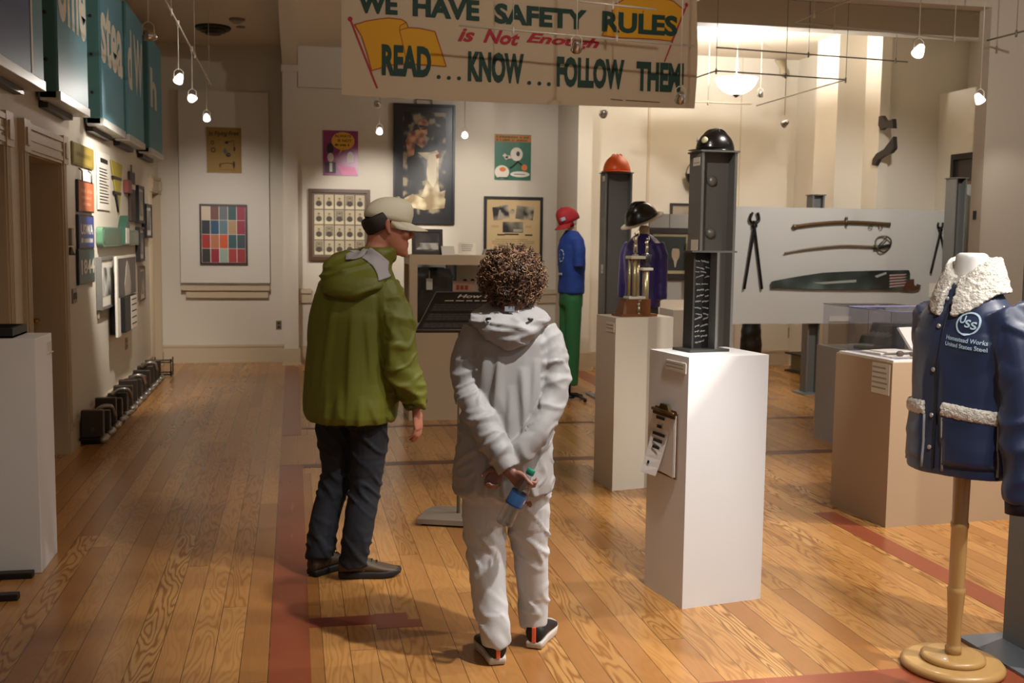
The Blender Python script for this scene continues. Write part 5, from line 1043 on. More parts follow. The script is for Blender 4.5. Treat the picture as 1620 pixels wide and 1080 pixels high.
g = W(381, 42, 2, 3.97); k = MB(); k.lathe([(.05, 0), (.05, -.012), (.02, -.02)], 20, T(tuple(g))); k.build('ceiling_disc', mat('detector', (.55, .50, .44), .5), label='flat round ceiling cap just beyond the smoke detector', cat='ceiling cap')
# ------------------------------------------------------------------ banner
YBN = 7.72
r = thing('banner', 'large cream cloth safety banner with green and red lettering and yellow flags', 'banner', (1.63, YBN, 2.6))
NX, NZ = 40, 18; ZB, ZT_ = 2.6, 3.62; X0, X1 = .335, 2.925
def bpt(u, v, o=0): return Vector((X0+(X1-X0)*u+.012*sin(v*5)*(u > .97), YBN+.004*sin(u*9+v*2)-o, ZB+(ZT_-ZB)*v-.012*sin(u*3.1)*(1-v)))
k = MB(); k.smooth = True; k.add([bpt(i/NX, j/NZ) for j in range(NZ+1) for i in range(NX+1)], [(j*(NX+1)+i, j*(NX+1)+i+1, (j+1)*(NX+1)+i+1, (j+1)*(NX+1)+i) for j in range(NZ) for i in range(NX)])
def onb(p, o): u = (p.x-X0)/(X1-X0); v = (p.z-ZB)/(ZT_-ZB); return bpt(u, v, o)
def bw(px, py): return W(px, py, 1, YBN)
def btext(s, bl, br, top, mi, bold=.03, shear=0, o=.007):
    """letters whose foot runs between two photo pixels, top given as the pixel row at the left"""
    vs, fs = text(s, bold, shear); a, b = bw(*bl), bw(*br); h = bw(bl[0], top).z-a.z; k.m = mi
    k.add([onb(a+(b-a)*x+Vector((0, 0, h*y)), o) for x, y in vs], fs, smooth=False)
def bpoly(pts, mi, o): k.m = mi; k.add([onb(bw(*p), o) for p in pts], [list(range(len(pts)))], smooth=False)
def bline(pts, mi, wd, o):
    P = [bw(*p) for p in pts]; k.m = mi
    for a, b in zip(P, P[1:]):
        d = (b-a).normalized(); n_ = Vector((-d.z, 0, d.x))*wd; k.add([onb(q, o) for q in (a-n_, b-n_, b+n_, a+n_)], [(0, 1, 2, 3)], smooth=False)
FL1 = [(561, 39), (580, 33), (600, 29.5), (615, 28), (635, 30), (643, 35), (646, 43), (664, 44), (688, 49), (697, 76), (706, 104), (690, 102.5), (650, 100), (618, 102), (588, 111), (581, 84), (572, 57)]
bpoly(FL1, 3, .003)
bline(FL1+[FL1[0]], 4, .004, .0045); bline([(643, 35), (633, 40), (632, 47), (640, 80), (643, 98)], 4, .003, .0045); bline([(632, 47), (646, 43)], 4, .003, .0045)
bline([(554, 30), (597, 139)], 2, .006, .005); bpoly([(551+4*cos(i*pi/4)+3, 30+4*sin(i*pi/4)) for i in range(8)], 2, .0055)
FL2 = [(970, 8), (1000, -8), (1040, -6), (1065, 2), (1082, 16), (1071, 44), (1062, 65), (1040, 62), (1010, 60), (980, 59), (952, 55), (966, 30)]
bpoly(FL2, 3, .003); bline(FL2+[FL2[0]], 4, .004, .0045); bline([(1018, 16), (1010, 45)], 4, .003, .0045)
bline([(1086, 8), (1051, 97)], 2, .005, .005); bpoly([(1086+3.5*cos(i*pi/4), 8+3.5*sin(i*pi/4)) for i in range(8)], 2, .0055)
for s, a, b, t in (('WE', (566, 20), (629, 23.5), -12), ('HAVE', (653, 25), (758, 33), -8), ('SAFETY', (782, 36), (928, 47), 4), ('RULES', (952, 49), (1071, 58), 16)): btext(s, a, b, t, 1, .045)
btext('is', (724, 64), (751, 66), 43, 2, .03, .35, .006); btext('Not', (764, 66), (822, 72), 44, 2, .035, .35, .006); btext('Enough', (832, 70), (948, 80), 50, 2, .035, .35, .006)
for s, a, b, t in (('READ', (604, 118), (682, 121.5), 69), ('KNOW', (740, 127), (828, 131), 79), ('FOLLOW', (880, 135), (987, 140.5), 87), ('THEM', (1006, 142), (1076, 146), 96)): btext(s, a, b, t, 1, .05)
for x, y in ((694, 120), (710, 121.5), (726, 122), (837, 129), (853, 130), (868, 131)): bpoly([(x+3.2*cos(i*pi/5), y+3.2*sin(i*pi/5)) for i in range(10)], 1, .004)
bline([(966, 155), (985, 157)], 5, .003, .004); bline([(990, 157), (1044, 161)], 5, .003, .004)
bpoly([(1079, 100), (1082, 100), (1081, 134), (1079, 134)], 1, .004); 
o = k.build('cloth', [mat('banner_cloth', (.78, .70, .585), .85, var=.05, vscale=2), mat('banner_green', '14392c', .7), mat('banner_red', 'a8202e', .7), mat('banner_yellow', 'd39a18', .75), mat('banner_outline', '9a4a1c', .7), mat('faint_ink2', '5a5248', .7)], r)
for u in (.02, .5, .98): k = MB(); k.tube([bpt(u, 1), (bpt(u, 1).x, YBN, 3.97)], .004, 6); k.build('cord', WIRE, r)
# ------------------------------------------------------------------ people
SKIN = mat('skin', (.66, .43, .34), .5, var=.07, vscale=14); SKIN2 = mat('skin_pale', (.57, .40, .34), .5, var=.07, vscale=14)
EYEM = mat('eye_white', (.85, .83, .8), .2)
def head_shape(k, M_, neck_to=None, female=False):
    """skull, jaw, nose, lips, ears in head space: faces +y, up z, origin between the ears"""
    Rg = [(-.122, .082, .035, .020), (-.112, .094, .012, .033), (-.09, .096, -.02, .046), (-.06, .092, -.055, .056), (-.03, .090, -.083, .063), (0, .088, -.095, .068), (.025, .086, -.099, .071), (.048, .094, -.101, .073), (.075, .09, -.099, .072), (.095, .072, -.086, .06), (.108, .038, -.056, .036)]
    R = [ell((0, (f+b)/2, z), hw, (f-b)/2, 0, 28, 2.25) for z, f, b, hw in Rg]
    k.rings([[M_ @ Vector(p) for p in r] for r in R])
    P = lambda *a: M_ @ Vector(a); s = M_.to_scale().x
    k.tube([P(0, .085, .035), P(0, .103, .0), P(0, .116, -.026), P(0, .096, -.038)], [.009*s, .012*s, .015*s, .010*s], 10)
    for q in (-1, 1):
        k.ball(tuple(P(q*.012, .098, -.032)), .009*s, 8)
        k.tube([P(q*.03, .078, .042), P(q*.012, .092, .044)], [.012*s, .012*s], 8)
        k.ball(tuple(P(q*.038, .07, -.02)), .026*s, 10)
        E_ = [P(q*.074, -.008, .032), P(q*.081, -.022, .026), P(q*.080, -.024, .006), P(q*.075, -.012, -.018), P(q*.072, -.002, -.03)]
        k.tube(bez(E_, 4), .008*s, 8); k.ball(tuple(P(q*.071, -.010, .002)), (.009*s, .014*s, .026*s), 8)
    k.tube([P(-.022, .088, -.066), P(0, .100, -.063), P(.022, .088, -.066)], .0075*s, 8); k.tube([P(-.02, .087, -.077), P(0, .099, -.078), P(.02, .087, -.077)], .008*s, 8)
    k.ball(tuple(P(0, .085, -.105)), .022*s, 10)
    if neck_to is not None: k.tube([P(0, -.028, -.02), P(0, -.035, -.085), Vector(neck_to)], [.055*s, .054*s, .066*s], 16)
def hand(k, wr, d, n, thumb=1, curl=(.5, .6, .5), spread=.05, size=1.0, thumb_dir=None):
    """palm and five separate fingers; d points from wrist to knuckles, fingers bend towards n, thumb on side*thumb"""
    wr = Vector(wr); d = Vector(d).normalized(); n = Vector(n); n = (n-d*n.dot(d)).normalized(); s = d.cross(n)*thumb; z = size
    k.tube([wr-d*.03*z, wr, wr+d*.03*z, wr+d*.065*z, wr+d*.088*z], [(.026*z, .02*z), (.027*z, .019*z), (.036*z, .017*z), (.041*z, .015*z), (.036*z, .011*z)], 14, flat=s)
    L = ((.028, .040, .024, .018, .0088), (.0095, .044, .028, .02, .0092), (-.0095, .041, .026, .019, .0088), (-.028, .032, .02, .016, .0078))
    for i, (off, a, b, c, r) in enumerate(L):
        p = wr+d*(.084-.004*abs(i-1))*z+s*off*z; dd = (d+s*off*spread*20).normalized(); P = [p-dd*.015*z, p]; ang = 0; ax = dd.cross(n)
        for q, l in enumerate((a, b, c)):
            ang += curl[q]*(1+.12*i); v = dd*cos(ang)+n*sin(ang); p = p+v*l*z; P.append(p)
        k.tube(P, [r*1.05*z, r*1.05*z, r*z, r*.92*z, r*.72*z], 10)
    td = Vector(thumb_dir).normalized() if thumb_dir else (d*.75+s*.55+n*.35).normalized()
    p = wr+d*.022*z+s*.026*z; k.tube([p, p+(td+s*.3).normalized()*.032*z, p+td*.066*z, p+(td*.95+d*.2).normalized()*.09*z], [.014*z, .0125*z, .0105*z, .008*z], 10)
def shoe(r, A, hx, hy, ang, L, upper, sole, accent=None, aname='heel_tab', lace=None, wide=1.0, lift=0):
    M_ = A @ T((hx, hy, 0), ang); s = L/.28
    k = MB(M_); n = 20; out = [(0, -.004, .024), (0, .0, .030), (0, .05, .034), (0, .10, .034), (0, .16, .042), (0, .20, .046), (0, .24, .042), (0, .268, .026), (0, .282, .008)]
    left = [(-w_*wide, y*s) for _, y, w_ in out]; right = [(w_*wide, y*s) for _, y, w_ in out]; ring = left+right[::-1]
    c = Vector((0, .13*s)); rr_ = lambda f: [((x)*f, c.y+(y-c.y)*f) for x, y in ring]
    k.rings([[(x, y, z+.012*max(0, (y/s-.2)/.08)) for x, y in rr_(f)] for z, f in ((0.002, .9), (.008, .96), (.024, .985), (.034, .96))]); k.build('sole', sole, r)
    k = MB(M_); Rg = [(.0, .025, .088), (.012, .033, .102), (.05, .037, .110), (.09, .038, .108), (.13, .040, .092), (.17, .044, .074), (.21, .045, .06), (.245, .038, .05), (.268, .024, .042), (.277, .01, .035)]
    k.rings([[(w_*wide*cos(t), y*s, .024+(h-.024)*(.5+.5*sin(t))) for t in [j*2*pi/n for j in range(n)]] for y, w_, h in Rg]); k.build('upper', upper, r)
    if accent: k = MB(M_); k.box((-.008, -.006, .03), (.008, .002, .092), bev=.002); k.build(aname, accent, r)
    if lace:
        k = MB(M_)
        for q in range(4): k.tube([(-.022, (.1+.022*q)*s, .094-.007*q), (0, (.105+.022*q)*s, .106-.009*q), (.022, (.1+.022*q)*s, .094-.007*q)], .0035, 6)
        k.tube([(0, .1*s, .105), (.025, .09*s, .112), (.03, .11*s, .10), (0, .1*s, .105), (-.025, .085*s, .112), (-.03, .1*s, .098)], .003, 6); k.build('laces', lace, r)
def garment(name, k, M_, m, r, vox=.009, fn=None, smooth=3):
    me = fuse(k, vox, smooth)
    if fn: displace(me, fn)
    me.transform(M_)
    for q in (m if isinstance(m, (list, tuple)) else [m]): me.materials.append(q)
    return link(name, me, r)
def nz(p, sx, sy, sz, o=0): return noise.noise(Vector((p.x*sx+o, p.y*sy+o*1.7, p.z*sz+o*.6)))
def ridge(v): return 1-abs(v)*2
def crease(v, w=.22): return max(0, 1-abs(v)/w)
def foldlines(p, lines, s1=.03, s2=.010):
    f = 0
    for x0, z0, x1, z1, a in lines:
        t = max(0, min(1, (z0-p.z)/(z0-z1))); d = p.x-(x0+(x1-x0)*t)
        if z0 < p.z or p.z < z1: continue
        e = (sin(pi*t)**.8 if z1 > .77 else t**.8*(1 if z0-z1 > .15 else .8)); f += a*e*math.exp(-(d/(s1 if d > 0 else s2))**2)
    return f
WF = [(-.035, 1.215, -.06, .9, .013), (.045, 1.15, .06, .88, .015), (-.09, 1.2, -.11, 1.0, .009), (.1, 1.18, .085, .97, .010), (.005, 1.08, .0, .82, .010), (-.06, .97, -.035, .8, .011), (.07, .8, .1, .66, .010), (-.12, .8, -.15, .66, .011), (.015, .76, -.005, .66, .007)]
MF = [(-.02, 1.34, -.075, .86, .009), (.075, 1.30, .055, .80, .011), (.14, 1.28, .165, .95, .010), (-.1, 1.15, -.12, .84, .008), (.02, .93, -.005, .76, .011), (.115, .90, .105, .76, .015), (.155, .88, .19, .76, .013), (-.05, .86, -.075, .76, .010), (.06, .85, .05, .76, .008)]
# ---- woman with curly hair, seen from behind, hands behind her back
r = thing('person', 'person with curly brown hair in a pale grey hooded jacket, hands clasped behind the back', 'person', (.806, 4.029, 0), -.2)
A = ABS[r.name]; k = MB()
HM = Matrix.Translation((.008, .03, 1.475)) @ Matrix.Rotation(.12, 4, 'Z') @ Matrix.Rotation(-.08, 4, 'X') @ Matrix.Scale(.95, 4)
head_shape(k, HM, (0, -.005, 1.30))
k.rings([ell((-.005, 0, z), a, b, 0, 24, 2.3) for z, a, b in ((.72, .14, .11), (.80, .155, .115), (.9, .145, .11), (1.02, .125, .095), (1.15, .135, .1), (1.24, .13, .09), (1.29, .08, .07), (1.33, .055, .055))])
LA = [(-.135, .0, 1.26), (-.153, -.02, 1.17), (-.152, -.055, 1.055), (-.085, -.145, .925), (.008, -.2, .768)]
RA = [(.137, .0, 1.26), (.162, -.02, 1.17), (.168, -.055, 1.04), (.11, -.13, .905), (.035, -.158, .81), (-.02, -.15, .772)]
k.tube(LA, [.045, .043, .038, .034, .025], 14); k.tube(RA, [.045, .043, .038, .034, .03, .025], 14)
for q in (-1, 1):
    kn = ((-.083, -.01, .44), (.09, .04, .44))[q > 0]; an = ((-.04, -.075, .09), (.112, .10, .10))[q > 0]; ft = ((-.03, -.03, .05), (.12, .15, .06))[q > 0]
    k.tube([(q*.075, 0, .8), (q*.08, 0, .62), kn, (Vector(kn)+Vector(an))/2+Vector((0, -.01, 0)), an, ft], [.085, .075, .052, .05, .036, .03], 14)
# the hand nearer to us grips the bottle, the other lies below it
BT, BB_ = Vector((.085, -.222, .775)), Vector((-.012, -.222, .578)); bd = (BB_-BT).normalized()
hand(k, (.012, -.203, .764), (.62, -.16, -.5), (.4, .75, .1), 1, (.75, .9, .6), .02, .84, thumb_dir=(.72, -.42, -.52))
hand(k, (-.018, -.15, .772), (-.62, -.12, -.7), (.35, -.9, -.1), 1, (.85, 1.0, .7), .02, .8)
garment('body', k, A, SKIN2, r, .0052, None, 3)
for q in (-1, 1): k = MB(A @ HM); k.ball((q*.031, .079, .02), .0125, 12); k.build('eye', EYEM, r)
# trousers
k = MB()
k.rings([ell((-.005, 0, z), a, b, 0, 26, 2.3) for z, a, b in ((.67, .165, .125), (.74, .165, .13), (.86, .158, .122))])
k.tube(bez([(-.085, 0, .76), (-.09, -.003, .60), (-.084, -.012, .44), (-.064, -.045, .25), (-.042, -.08, .13), (-.038, -.086, .066)], 4), [(.09-.0015*i, .098-.002*i) if i < 8 else (.072-.0016*(i-8), .078-.0018*(i-8)) for i in range(21)], 18)
k.tube(bez([(.078, 0, .76), (.08, .012, .60), (.09, .04, .44), (.102, .07, .28), (.112, .092, .15), (.115, .09, .08)], 4), [(.088-.0015*i, .098-.002*i) if i < 8 else (.07-.0016*(i-8), .076-.0018*(i-8)) for i in range(21)], 18)
def fold_pants(p, n):
    w_ = 1.5 if p.z < .2 or .38 < p.z < .5 or p.z > .6 else .5
    return .003*nz(p, 9, 9, 4)+w_*(.007*crease(nz(Vector((p.x, p.y, p.z+p.x*.9)), 6, 6, 13, 3), .2)-.002)
garment('trousers', k, A, mat('trouser_stone', (.74, .74, .745), .85, bump=.08, bscale=220), r, .008, fold_pants, 3)
# jacket
k = MB()
Rg = [(.655, -.014, .192, .150), (.70, -.014, .197, .155), (.80, -.012, .188, .150), (.92, -.008, .178, .142), (1.05, 0, .168, .132), (1.16, 0, .172, .126), (1.235, 0, .172, .118), (1.285, 0, .142, .104), (1.325, .002, .095, .082), (1.355, .004, .07, .068)]
k.rings([ell((cx, .0, z), a, b, 0, 36, 2.25) for z, cx, a, b in Rg])
def sleeve(k, P, rad, n=5, seg=18):
    C_ = bez(P, n); m_ = len(C_)-1; R_ = []
    for i in range(m_+1):
        t = i/m_*(len(rad)-1); j = min(int(t), len(rad)-2); f = t-j; q = rad[j]*(1-f)+rad[j+1]*f; R_.append((q, q))
    k.tube(C_, R_, seg)
sleeve(k, [(-.115, .0, 1.275)]+LA[1:4]+[(.004, -.197, .775)], [.068, .064, .06, .055, .043])
sleeve(k, [(.115, .0, 1.275)]+RA[1:4]+[(-.0, -.152, .788)], [.068, .064, .06, .052, .042])
def fold_w(p, n):
    arm = abs(p.x) > .118+.0*p.z or p.y < -.16
    f = .005*nz(p, 8, 8, 3.5)
    if not arm and p.z < 1.22:
        q = min(1, (1.24-p.z)*3.5); f += q*(.006*crease(nz(p, 12, 3, 3, 7), .22)-.004)+(foldlines(p, WF) if p.y < .02 else 0)
    if arm: f += (.010*crease(nz(Vector((p.x+p.z*.7, p.y, p.z-p.x*.6)), 4, 4, 10, 9), .22)+.006*crease(nz(Vector((p.x-p.z*.8, p.y, p.z)), 9, 9, 12, 3), .2)-.004)*(.5 if p.z > 1.17 else 1)
    return f
JK = mat('jacket_silver', (.62, .61, .605), .6, bump=.06, bscale=260)
j = garment('jacket', k, A, JK, r, .0065, fold_w, 3)
k = MB()
k.rings([ell((0, cy, z), a, b, 0, 28, e, tilt=(0, tl)) for z, cy, a, b, e, tl in ((1.212, -.128, .018, .012, 2, 0), (1.225, -.122, .055, .028, 2, 0), (1.255, -.105, .10, .05, 2, .1), (1.295, -.075, .138, .082, 2.1, .15), (1.325, -.05, .152, .10, 2.2, .2), (1.340, -.045, .148, .098, 2.2, .25), (1.352, -.03, .12, .085, 2.2, .3), (1.366, -.01, .095, .075, 2, .3))])
k.rings([ell((0, .03, z), a, b, 0, 24) for z, a, b in ((1.30, .11, .08), (1.335, .09, .075), (1.365, .08, .07))])
garment('hood', k, A, JK, j, .007, lambda p, n: .004*nz(p, 14, 14, 20)+(.010*crease(nz(p, 4, 4, 22, 4), .2)+.006*crease(nz(p, 9, 9, 14, 1), .2)-.004)*(1 if p.z < 1.33 else .15), 2)
k = MB(A)
for s in (-1, 1): k = MB(A); k.tube([(s*.085, -.128, 1.325), (s*.07, -.145, 1.328)], .005, 6); k.build('cord_toggle', mat('toggle_grey', (.16, .16, .17), .5), j)
k = MB(A); k.box((-.018, -.096, 1.352), (.018, -.09, 1.37)); k.build('neck_label', mat('neck_label', (.55, .57, .6), .6), j)
for q in (-1, 1):
    k = MB(); P_ = ([(-.135, -.055, 1.22), (-.13, -.1, 1.12), (-.13, -.11, 1.02), (-.135, -.1, .93)], [(.125, -.06, 1.22), (.128, -.1, 1.12), (.125, -.112, 1.02), (.12, -.11, .94)])[q > 0]
# hair
k = MB(); hc = Vector((.008, .012, 1.474))
R = []
for i in range(22):
    a = -pi/2+pi*i/21; q = max(cos(a), .03); R.append([(hc.x+.112*q*cos(t), hc.y+.116*q*sin(t), hc.z+.108*sin(a)) for t in [j_*2*pi/36 for j_ in range(36)]])
k.rings(R); q = random.Random(11)
hm = k.mesh('tmp'); displace(hm, lambda p, n: .014*noise.noise(p*38)+.008*noise.noise(p*80)); k = MB(A); k.smooth = True
k.merge(hm); k.sm = [True]*len(k.sm)
for i in range(1250):
    u = q.uniform(-.98, 1); th = q.uniform(0, 2*pi)
    if sin(th) > .55 and u < .25: continue
    w_ = sqrt(1-u*u); nn = Vector((w_*cos(th), w_*sin(th), u)); c = hc+Vector((nn.x*.108, nn.y*.112, nn.z*.104))
    t1 = nn.cross(Vector((q.uniform(-1, 1), q.uniform(-1, 1), q.uniform(-1, 1)))).normalized()
    rad = q.uniform(.005, .012); ln = q.uniform(.02, .05); ax = (nn*.8+t1*q.uniform(-1, 1)+Vector((0, 0, -.35))).normalized(); b1 = ax.orthogonal().normalized(); b2 = ax.cross(b1); tw = q.uniform(1.0, 2.3); ph = q.uniform(0, 6); N_ = 13
    if ln > .042: ln *= .8
    k.m = q.choice((0, 0, 1, 1, 2))
    k.tube([c+ax*(ln*s/N_-.004)+b1*rad*(1-.3*s/N_)*cos(ph+tw*2*pi*s/N_)+b2*rad*(1-.3*s/N_)*sin(ph+tw*2*pi*s/N_) for s in range(N_+1)], [.0013+.0009*sin(pi*s/N_) for s in range(N_+1)], 4)
k.build('hair', [mat('hair_dark', '4a3324', .45), mat('hair_brown', '6f4f38', .4), mat('hair_light', '9a7858', .4)], r)
BLKS = mat('shoe_black', (.05, .047, .05), .6, bump=.15, bscale=160); WSOLE = mat('sole_white', (.74, .71, .67), .6); RED = mat('tab_coral', 'e0603c', .5)
for nm, hx, hy, an in (('shoe', -.028, -.125, .26), ('shoe', .112, .045, -.28)):
    shoe(r, A, hx, hy, an, .255, BLKS, WSOLE, RED, wide=1.12)
# water bottle in her hand
r = thing('water_bottle', 'clear plastic water bottle with a blue label and green cap held behind the back', 'bottle', tuple(A @ BB_), -.2); Q = A @ Matrix.Translation(BB_) @ (BT-BB_).to_track_quat('Z', 'Y').to_matrix().to_4x4()
L_ = (BT-BB_).length; k = MB(Q); pr = [(.02, .004), (.029, .0), (.0325, .008)]
for i in range(5): z = .014+i*.0125; pr += [(.0325, z), (.0305, z+.006)]
pr += [(.0325, .082), (.0325, .135), (.031, .15), (.024, .175), (.014, .192), (.0125, L_-.018), (.0125, L_-.004)]
k.lathe(pr, 28, cap=True); me = k.mesh('b'); bo = link('bottle_body', me, r); me.materials.append(thin_glass('pet_plastic', (.93, .95, .96), .22, .06)); so = bo.modifiers.new('s', 'SOLIDIFY'); so.thickness = .0012
k = MB(Q); k.lathe([(.0331, .08), (.0333, .082), (.0333, .133), (.0331, .135)], 28, cap=False); k.m = 1
for zz in (.083, .130): k.lathe([(.0334, zz), (.0334, zz+.004)], 28, cap=False)
for i in range(5):
    a = -2.2+i*.35; k.m = 2; k.add([(.0336*cos(a+u), .0336*sin(a+u), .1+v) for u, v in ((0, 0), (.2, .004), (.22, .02), (.02, .016))], [(0, 1, 2, 3)])
k.build('label', [mat('label_blue', '3f74b4', .4, var=.35, vscale=60), mat('label_navy', '1f3058', .4), mat('label_white', (.8, .85, .9), .5)], r)
k = MB(Q); k.lathe([(.0145, L_-.012), (.0155, L_-.011), (.0155, L_+.008), (.014, L_+.010)], 24); k.build('cap', mat('cap_green', '12795c', .4), r)
# ---- man in a green jacket and pale cap, looking right
r = thing('person', 'person in a green hooded jacket, dark jeans and pale cap looking to the right', 'person', (.22, 5.12, 0), -.2)
A = ABS[r.name]; k = MB(); PH = -.5
HM = Matrix.Translation((.206, .085, 1.668)) @ Matrix.Rotation(-1.24, 4, 'Z') @ Matrix.Rotation(-.1, 4, 'X') @ Matrix.Scale(1.05, 4)
head_shape(k, HM, (.13, .04, 1.46))
k.rings([ell((cx, cy, z), a, b, PH, 24, 2.3) for z, cx, cy, a, b in ((.80, .035, 0, .155, .12), (.95, .04, 0, .16, .125), (1.1, .045, 0, .155, .12), (1.25, .055, 0, .165, .12), (1.36, .07, .01, .165, .115), (1.44, .09, .02, .12, .09), (1.49, .12, .03, .07, .07))])
RA = [(.215, -.06, 1.38), (.262, -.10, 1.22), (.288, -.10, 1.05), (.33, -.075, .915), (.36, -.055, .838)]
LA = [(-.06, .10, 1.38), (-.10, .14, 1.22), (-.11, .17, 1.05), (-.06, .26, .92), (-.02, .32, .85)]
k.tube(RA, [.055, .052, .045, .038, .03], 14); k.tube(LA, [.055, .052, .045, .038, .03], 14)
hand(k, (.358, -.053, .815), (.12, .05, -1), (-.85, .35, .1), 1, (.3, .45, .35), .04, 1.0)
hand(k, (-.015, .33, .84), (.5, .7, -.5), (.5, -.6, -.3), -1, (.4, .5, .4), .04, 1.0)
LL = [(-.045, .03, .82), (-.035, .04, .66), (-.035, .055, .48), (-.084, .035, .29), (-.103, .025, .12)]; RL = [(.125, -.02, .82), (.13, -.02, .68), (.112, -.005, .45), (.09, -.02, .30), (.062, -.03, .10)]
k.tube(LL+[(-.09, .07, .05)], [.09, .08, .058, .056, .04, .034], 14); k.tube(RL+[(.12, -.02, .05)], [.09, .08, .058, .056, .04, .034], 14)
garment('body', k, A, SKIN, r, .0055, None, 3)
for q in (-1, 1): k = MB(A @ HM); k.ball((q*.031, .079, .02), .0125, 12); k.build('eye', EYEM, r)
k = MB(A @ HM); k.tube(bez([(-.074, .012, .045), (-.076, -.03, .03), (-.066, -.07, .005), (-.034, -.092, -.012), (0, -.099, -.018), (.034, -.092, -.012), (.066, -.07, .005), (.076, -.03, .03), (.074, .012, .045)], 4), [(.006, .018)]*4+[(.009, .036)]*25+[(.006, .018)]*4, 12, flat=(1, 0, 0)); 
k.ball((0, -.012, .045), (.078, .1, .05), 20); hm_ = k.build('hair', mat('hair_black', '241a15', .5, bump=.4, bscale=300), r)
cap_parts(r, A @ HM @ Matrix.Translation((0, -.002, .052)) @ Matrix.Rotation(pi, 4, 'Z') @ Matrix.Rotation(.06, 4, 'X') @ Matrix.Diagonal((1.0, 1.04, .76, 1)), mat('cap_khaki', (.80, .78, .69), .85, bump=.1, bscale=200), None, .095, 'cap')
# jeans
k = MB()
k.rings([ell((.045, 0, z), a, b, PH, 24, 2.3) for z, a, b in ((.74, .155, .125), (.80, .17, .135), (.9, .165, .13))])
sleeve(k, [(-.045, .03, .82)]+LL[1:4]+[(-.104, .018, .135), (-.104, .012, .085)], [.1, .086, .074, .071, .068, .068]); sleeve(k, [(.125, -.02, .82)]+RL[1:4]+[(.064, -.03, .12), (.06, -.03, .06)], [.1, .09, .078, .074, .07, .07])
garment('trousers', k, A, mat('jeans_indigo', (.075, .09, .13), .85, bump=.1, bscale=260, var=.2, vscale=5), r, .008, fold_pants, 3)
# jacket
k = MB()
Rg = [(.755, .035, 0, .205, .165), (.79, .035, 0, .222, .178), (.84, .037, 0, .226, .18), (.95, .04, 0, .222, .172), (1.10, .045, 0, .215, .165), (1.25, .055, 0, .215, .158), (1.35, .068, .008, .212, .148), (1.43, .09, .02, .17, .125), (1.48, .118, .03, .11, .1), (1.51, .135, .036, .085, .085)]
k.rings([ell((cx, cy, z), a, b, PH, 40, 2.3) for z, cx, cy, a, b in Rg])
sleeve(k, [(.19, -.05, 1.385)]+RA[1:], [.095, .092, .084, .068, .054], 6, 20); sleeve(k, [(-.04, .09, 1.385)]+LA[1:], [.09, .085, .078, .065, .05], 6, 20)
def fold_m(p, n):
    arm = p.x > .225 and p.y < .02
    f = .006*nz(p, 6, 6, 2.6)
    if not arm:
        f += .004*crease(nz(p, 5, 5, 1.3, 8), .26)-.003+(foldlines(p, MF, .035, .012) if p.y < .05 else 0)
        if p.z < .95: f += min(1, (.98-p.z)*5)*(.007*crease(nz(p, 9, 9, 1.6, 1), .3)-.003)*(1 if p.z > .79 else .5)
    else: f += .015*crease(nz(Vector((p.x, p.y, p.z+p.x*.5)), 3.5, 3.5, 9, 4), .26)*(1.3 if p.z < 1.15 else .7)+.008*crease(nz(p, 8, 8, 14, 2), .2)-.006
    return f
GJ = mat('jacket_green', (.365, .375, .07), .6, bump=.05, bscale=200)
j = garment('jacket', k, A, GJ, r, .0075, fold_m, 3)
k = MB()
k.rings([ell((cx, cy, z), a, b, ph, 28, 2.2, tilt=(tx, ty)) for z, cx, cy, a, b, ph, tx, ty in ((1.335, .03, -.135, .04, .02, -.4, 0, 0), (1.35, .03, -.125, .09, .045, -.4, 0, 0), (1.385, .04, -.10, .135, .075, -.42, -.05, .1), (1.43, .065, -.06, .165, .105, -.45, -.1, .15), (1.475, .085, -.03, .165, .115, -.5, -.15, .2), (1.505, .10, -.005, .145, .105, -.5, -.2, .25), (1.535, .13, .02, .105, .09, -.5, -.2, .25))])
k.rings([ell((cx, cy, z), a, b, PH, 24) for z, cx, cy, a, b in ((1.46, .13, .03, .105, .1), (1.51, .15, .04, .092, .09), (1.55, .165, .05, .085, .085), (1.565, .168, .05, .078, .08))])
hoodo = garment('hood', k, A, GJ, j, .008, lambda p, n: .006*nz(p, 11, 11, 15)+.013*crease(nz(Vector((p.x, p.y, p.z-p.x*.3)), 3.5, 3.5, 17, 4), .22)-.004, 2)
# pale lining turned out along the hood
from mathutils.bvhtree import BVHTree
U_ = bez([(.015, 0, 1.578), (.10, 0, 1.582), (.177, 0, 1.550), (.237, 0, 1.492), (.27, 0, 1.452)], 5); D_ = bez([(.018, 0, 1.560), (.088, 0, 1.530), (.148, 0, 1.494), (.180, 0, 1.450), (.190, 0, 1.420)], 5)
Ai = A.inverted(); bh = BVHTree.FromPolygons([Ai @ (hoodo.matrix_parent_inverse @ v.co if 0 else ABS[r.name] @ v.co) for v in hoodo.data.vertices], [list(p.vertices) for p in hoodo.data.polygons])
def onh(x, z):
    h, nn, i_, d_ = bh.ray_cast(Vector((x, -1, z)), Vector((0, 1, 0)))
    if not h: h, nn, i_, d_ = bh.find_nearest(Vector((x, -.09, z)))
    return h+nn*.004
k = MB(A); k.smooth = True; NS = 6; G = [[onh(u.x+(d.x-u.x)*q/NS, u.z+(d.z-u.z)*q/NS) for q in range(NS+1)] for u, d in zip(U_, D_)]
k.add([p for g_ in G for p in g_], [(a*(NS+1)+b, a*(NS+1)+b+1, (a+1)*(NS+1)+b+1, (a+1)*(NS+1)+b) for a in range(len(G)-1) for b in range(NS)])
lo = k.build('hood_lining', mat('lining_grey', (.60, .58, .585), .7), j); so = lo.modifiers.new('s', 'SOLIDIFY'); so.thickness = .008; so.offset = 0; lo['label'] = 'pale grey lining strip along the hood'
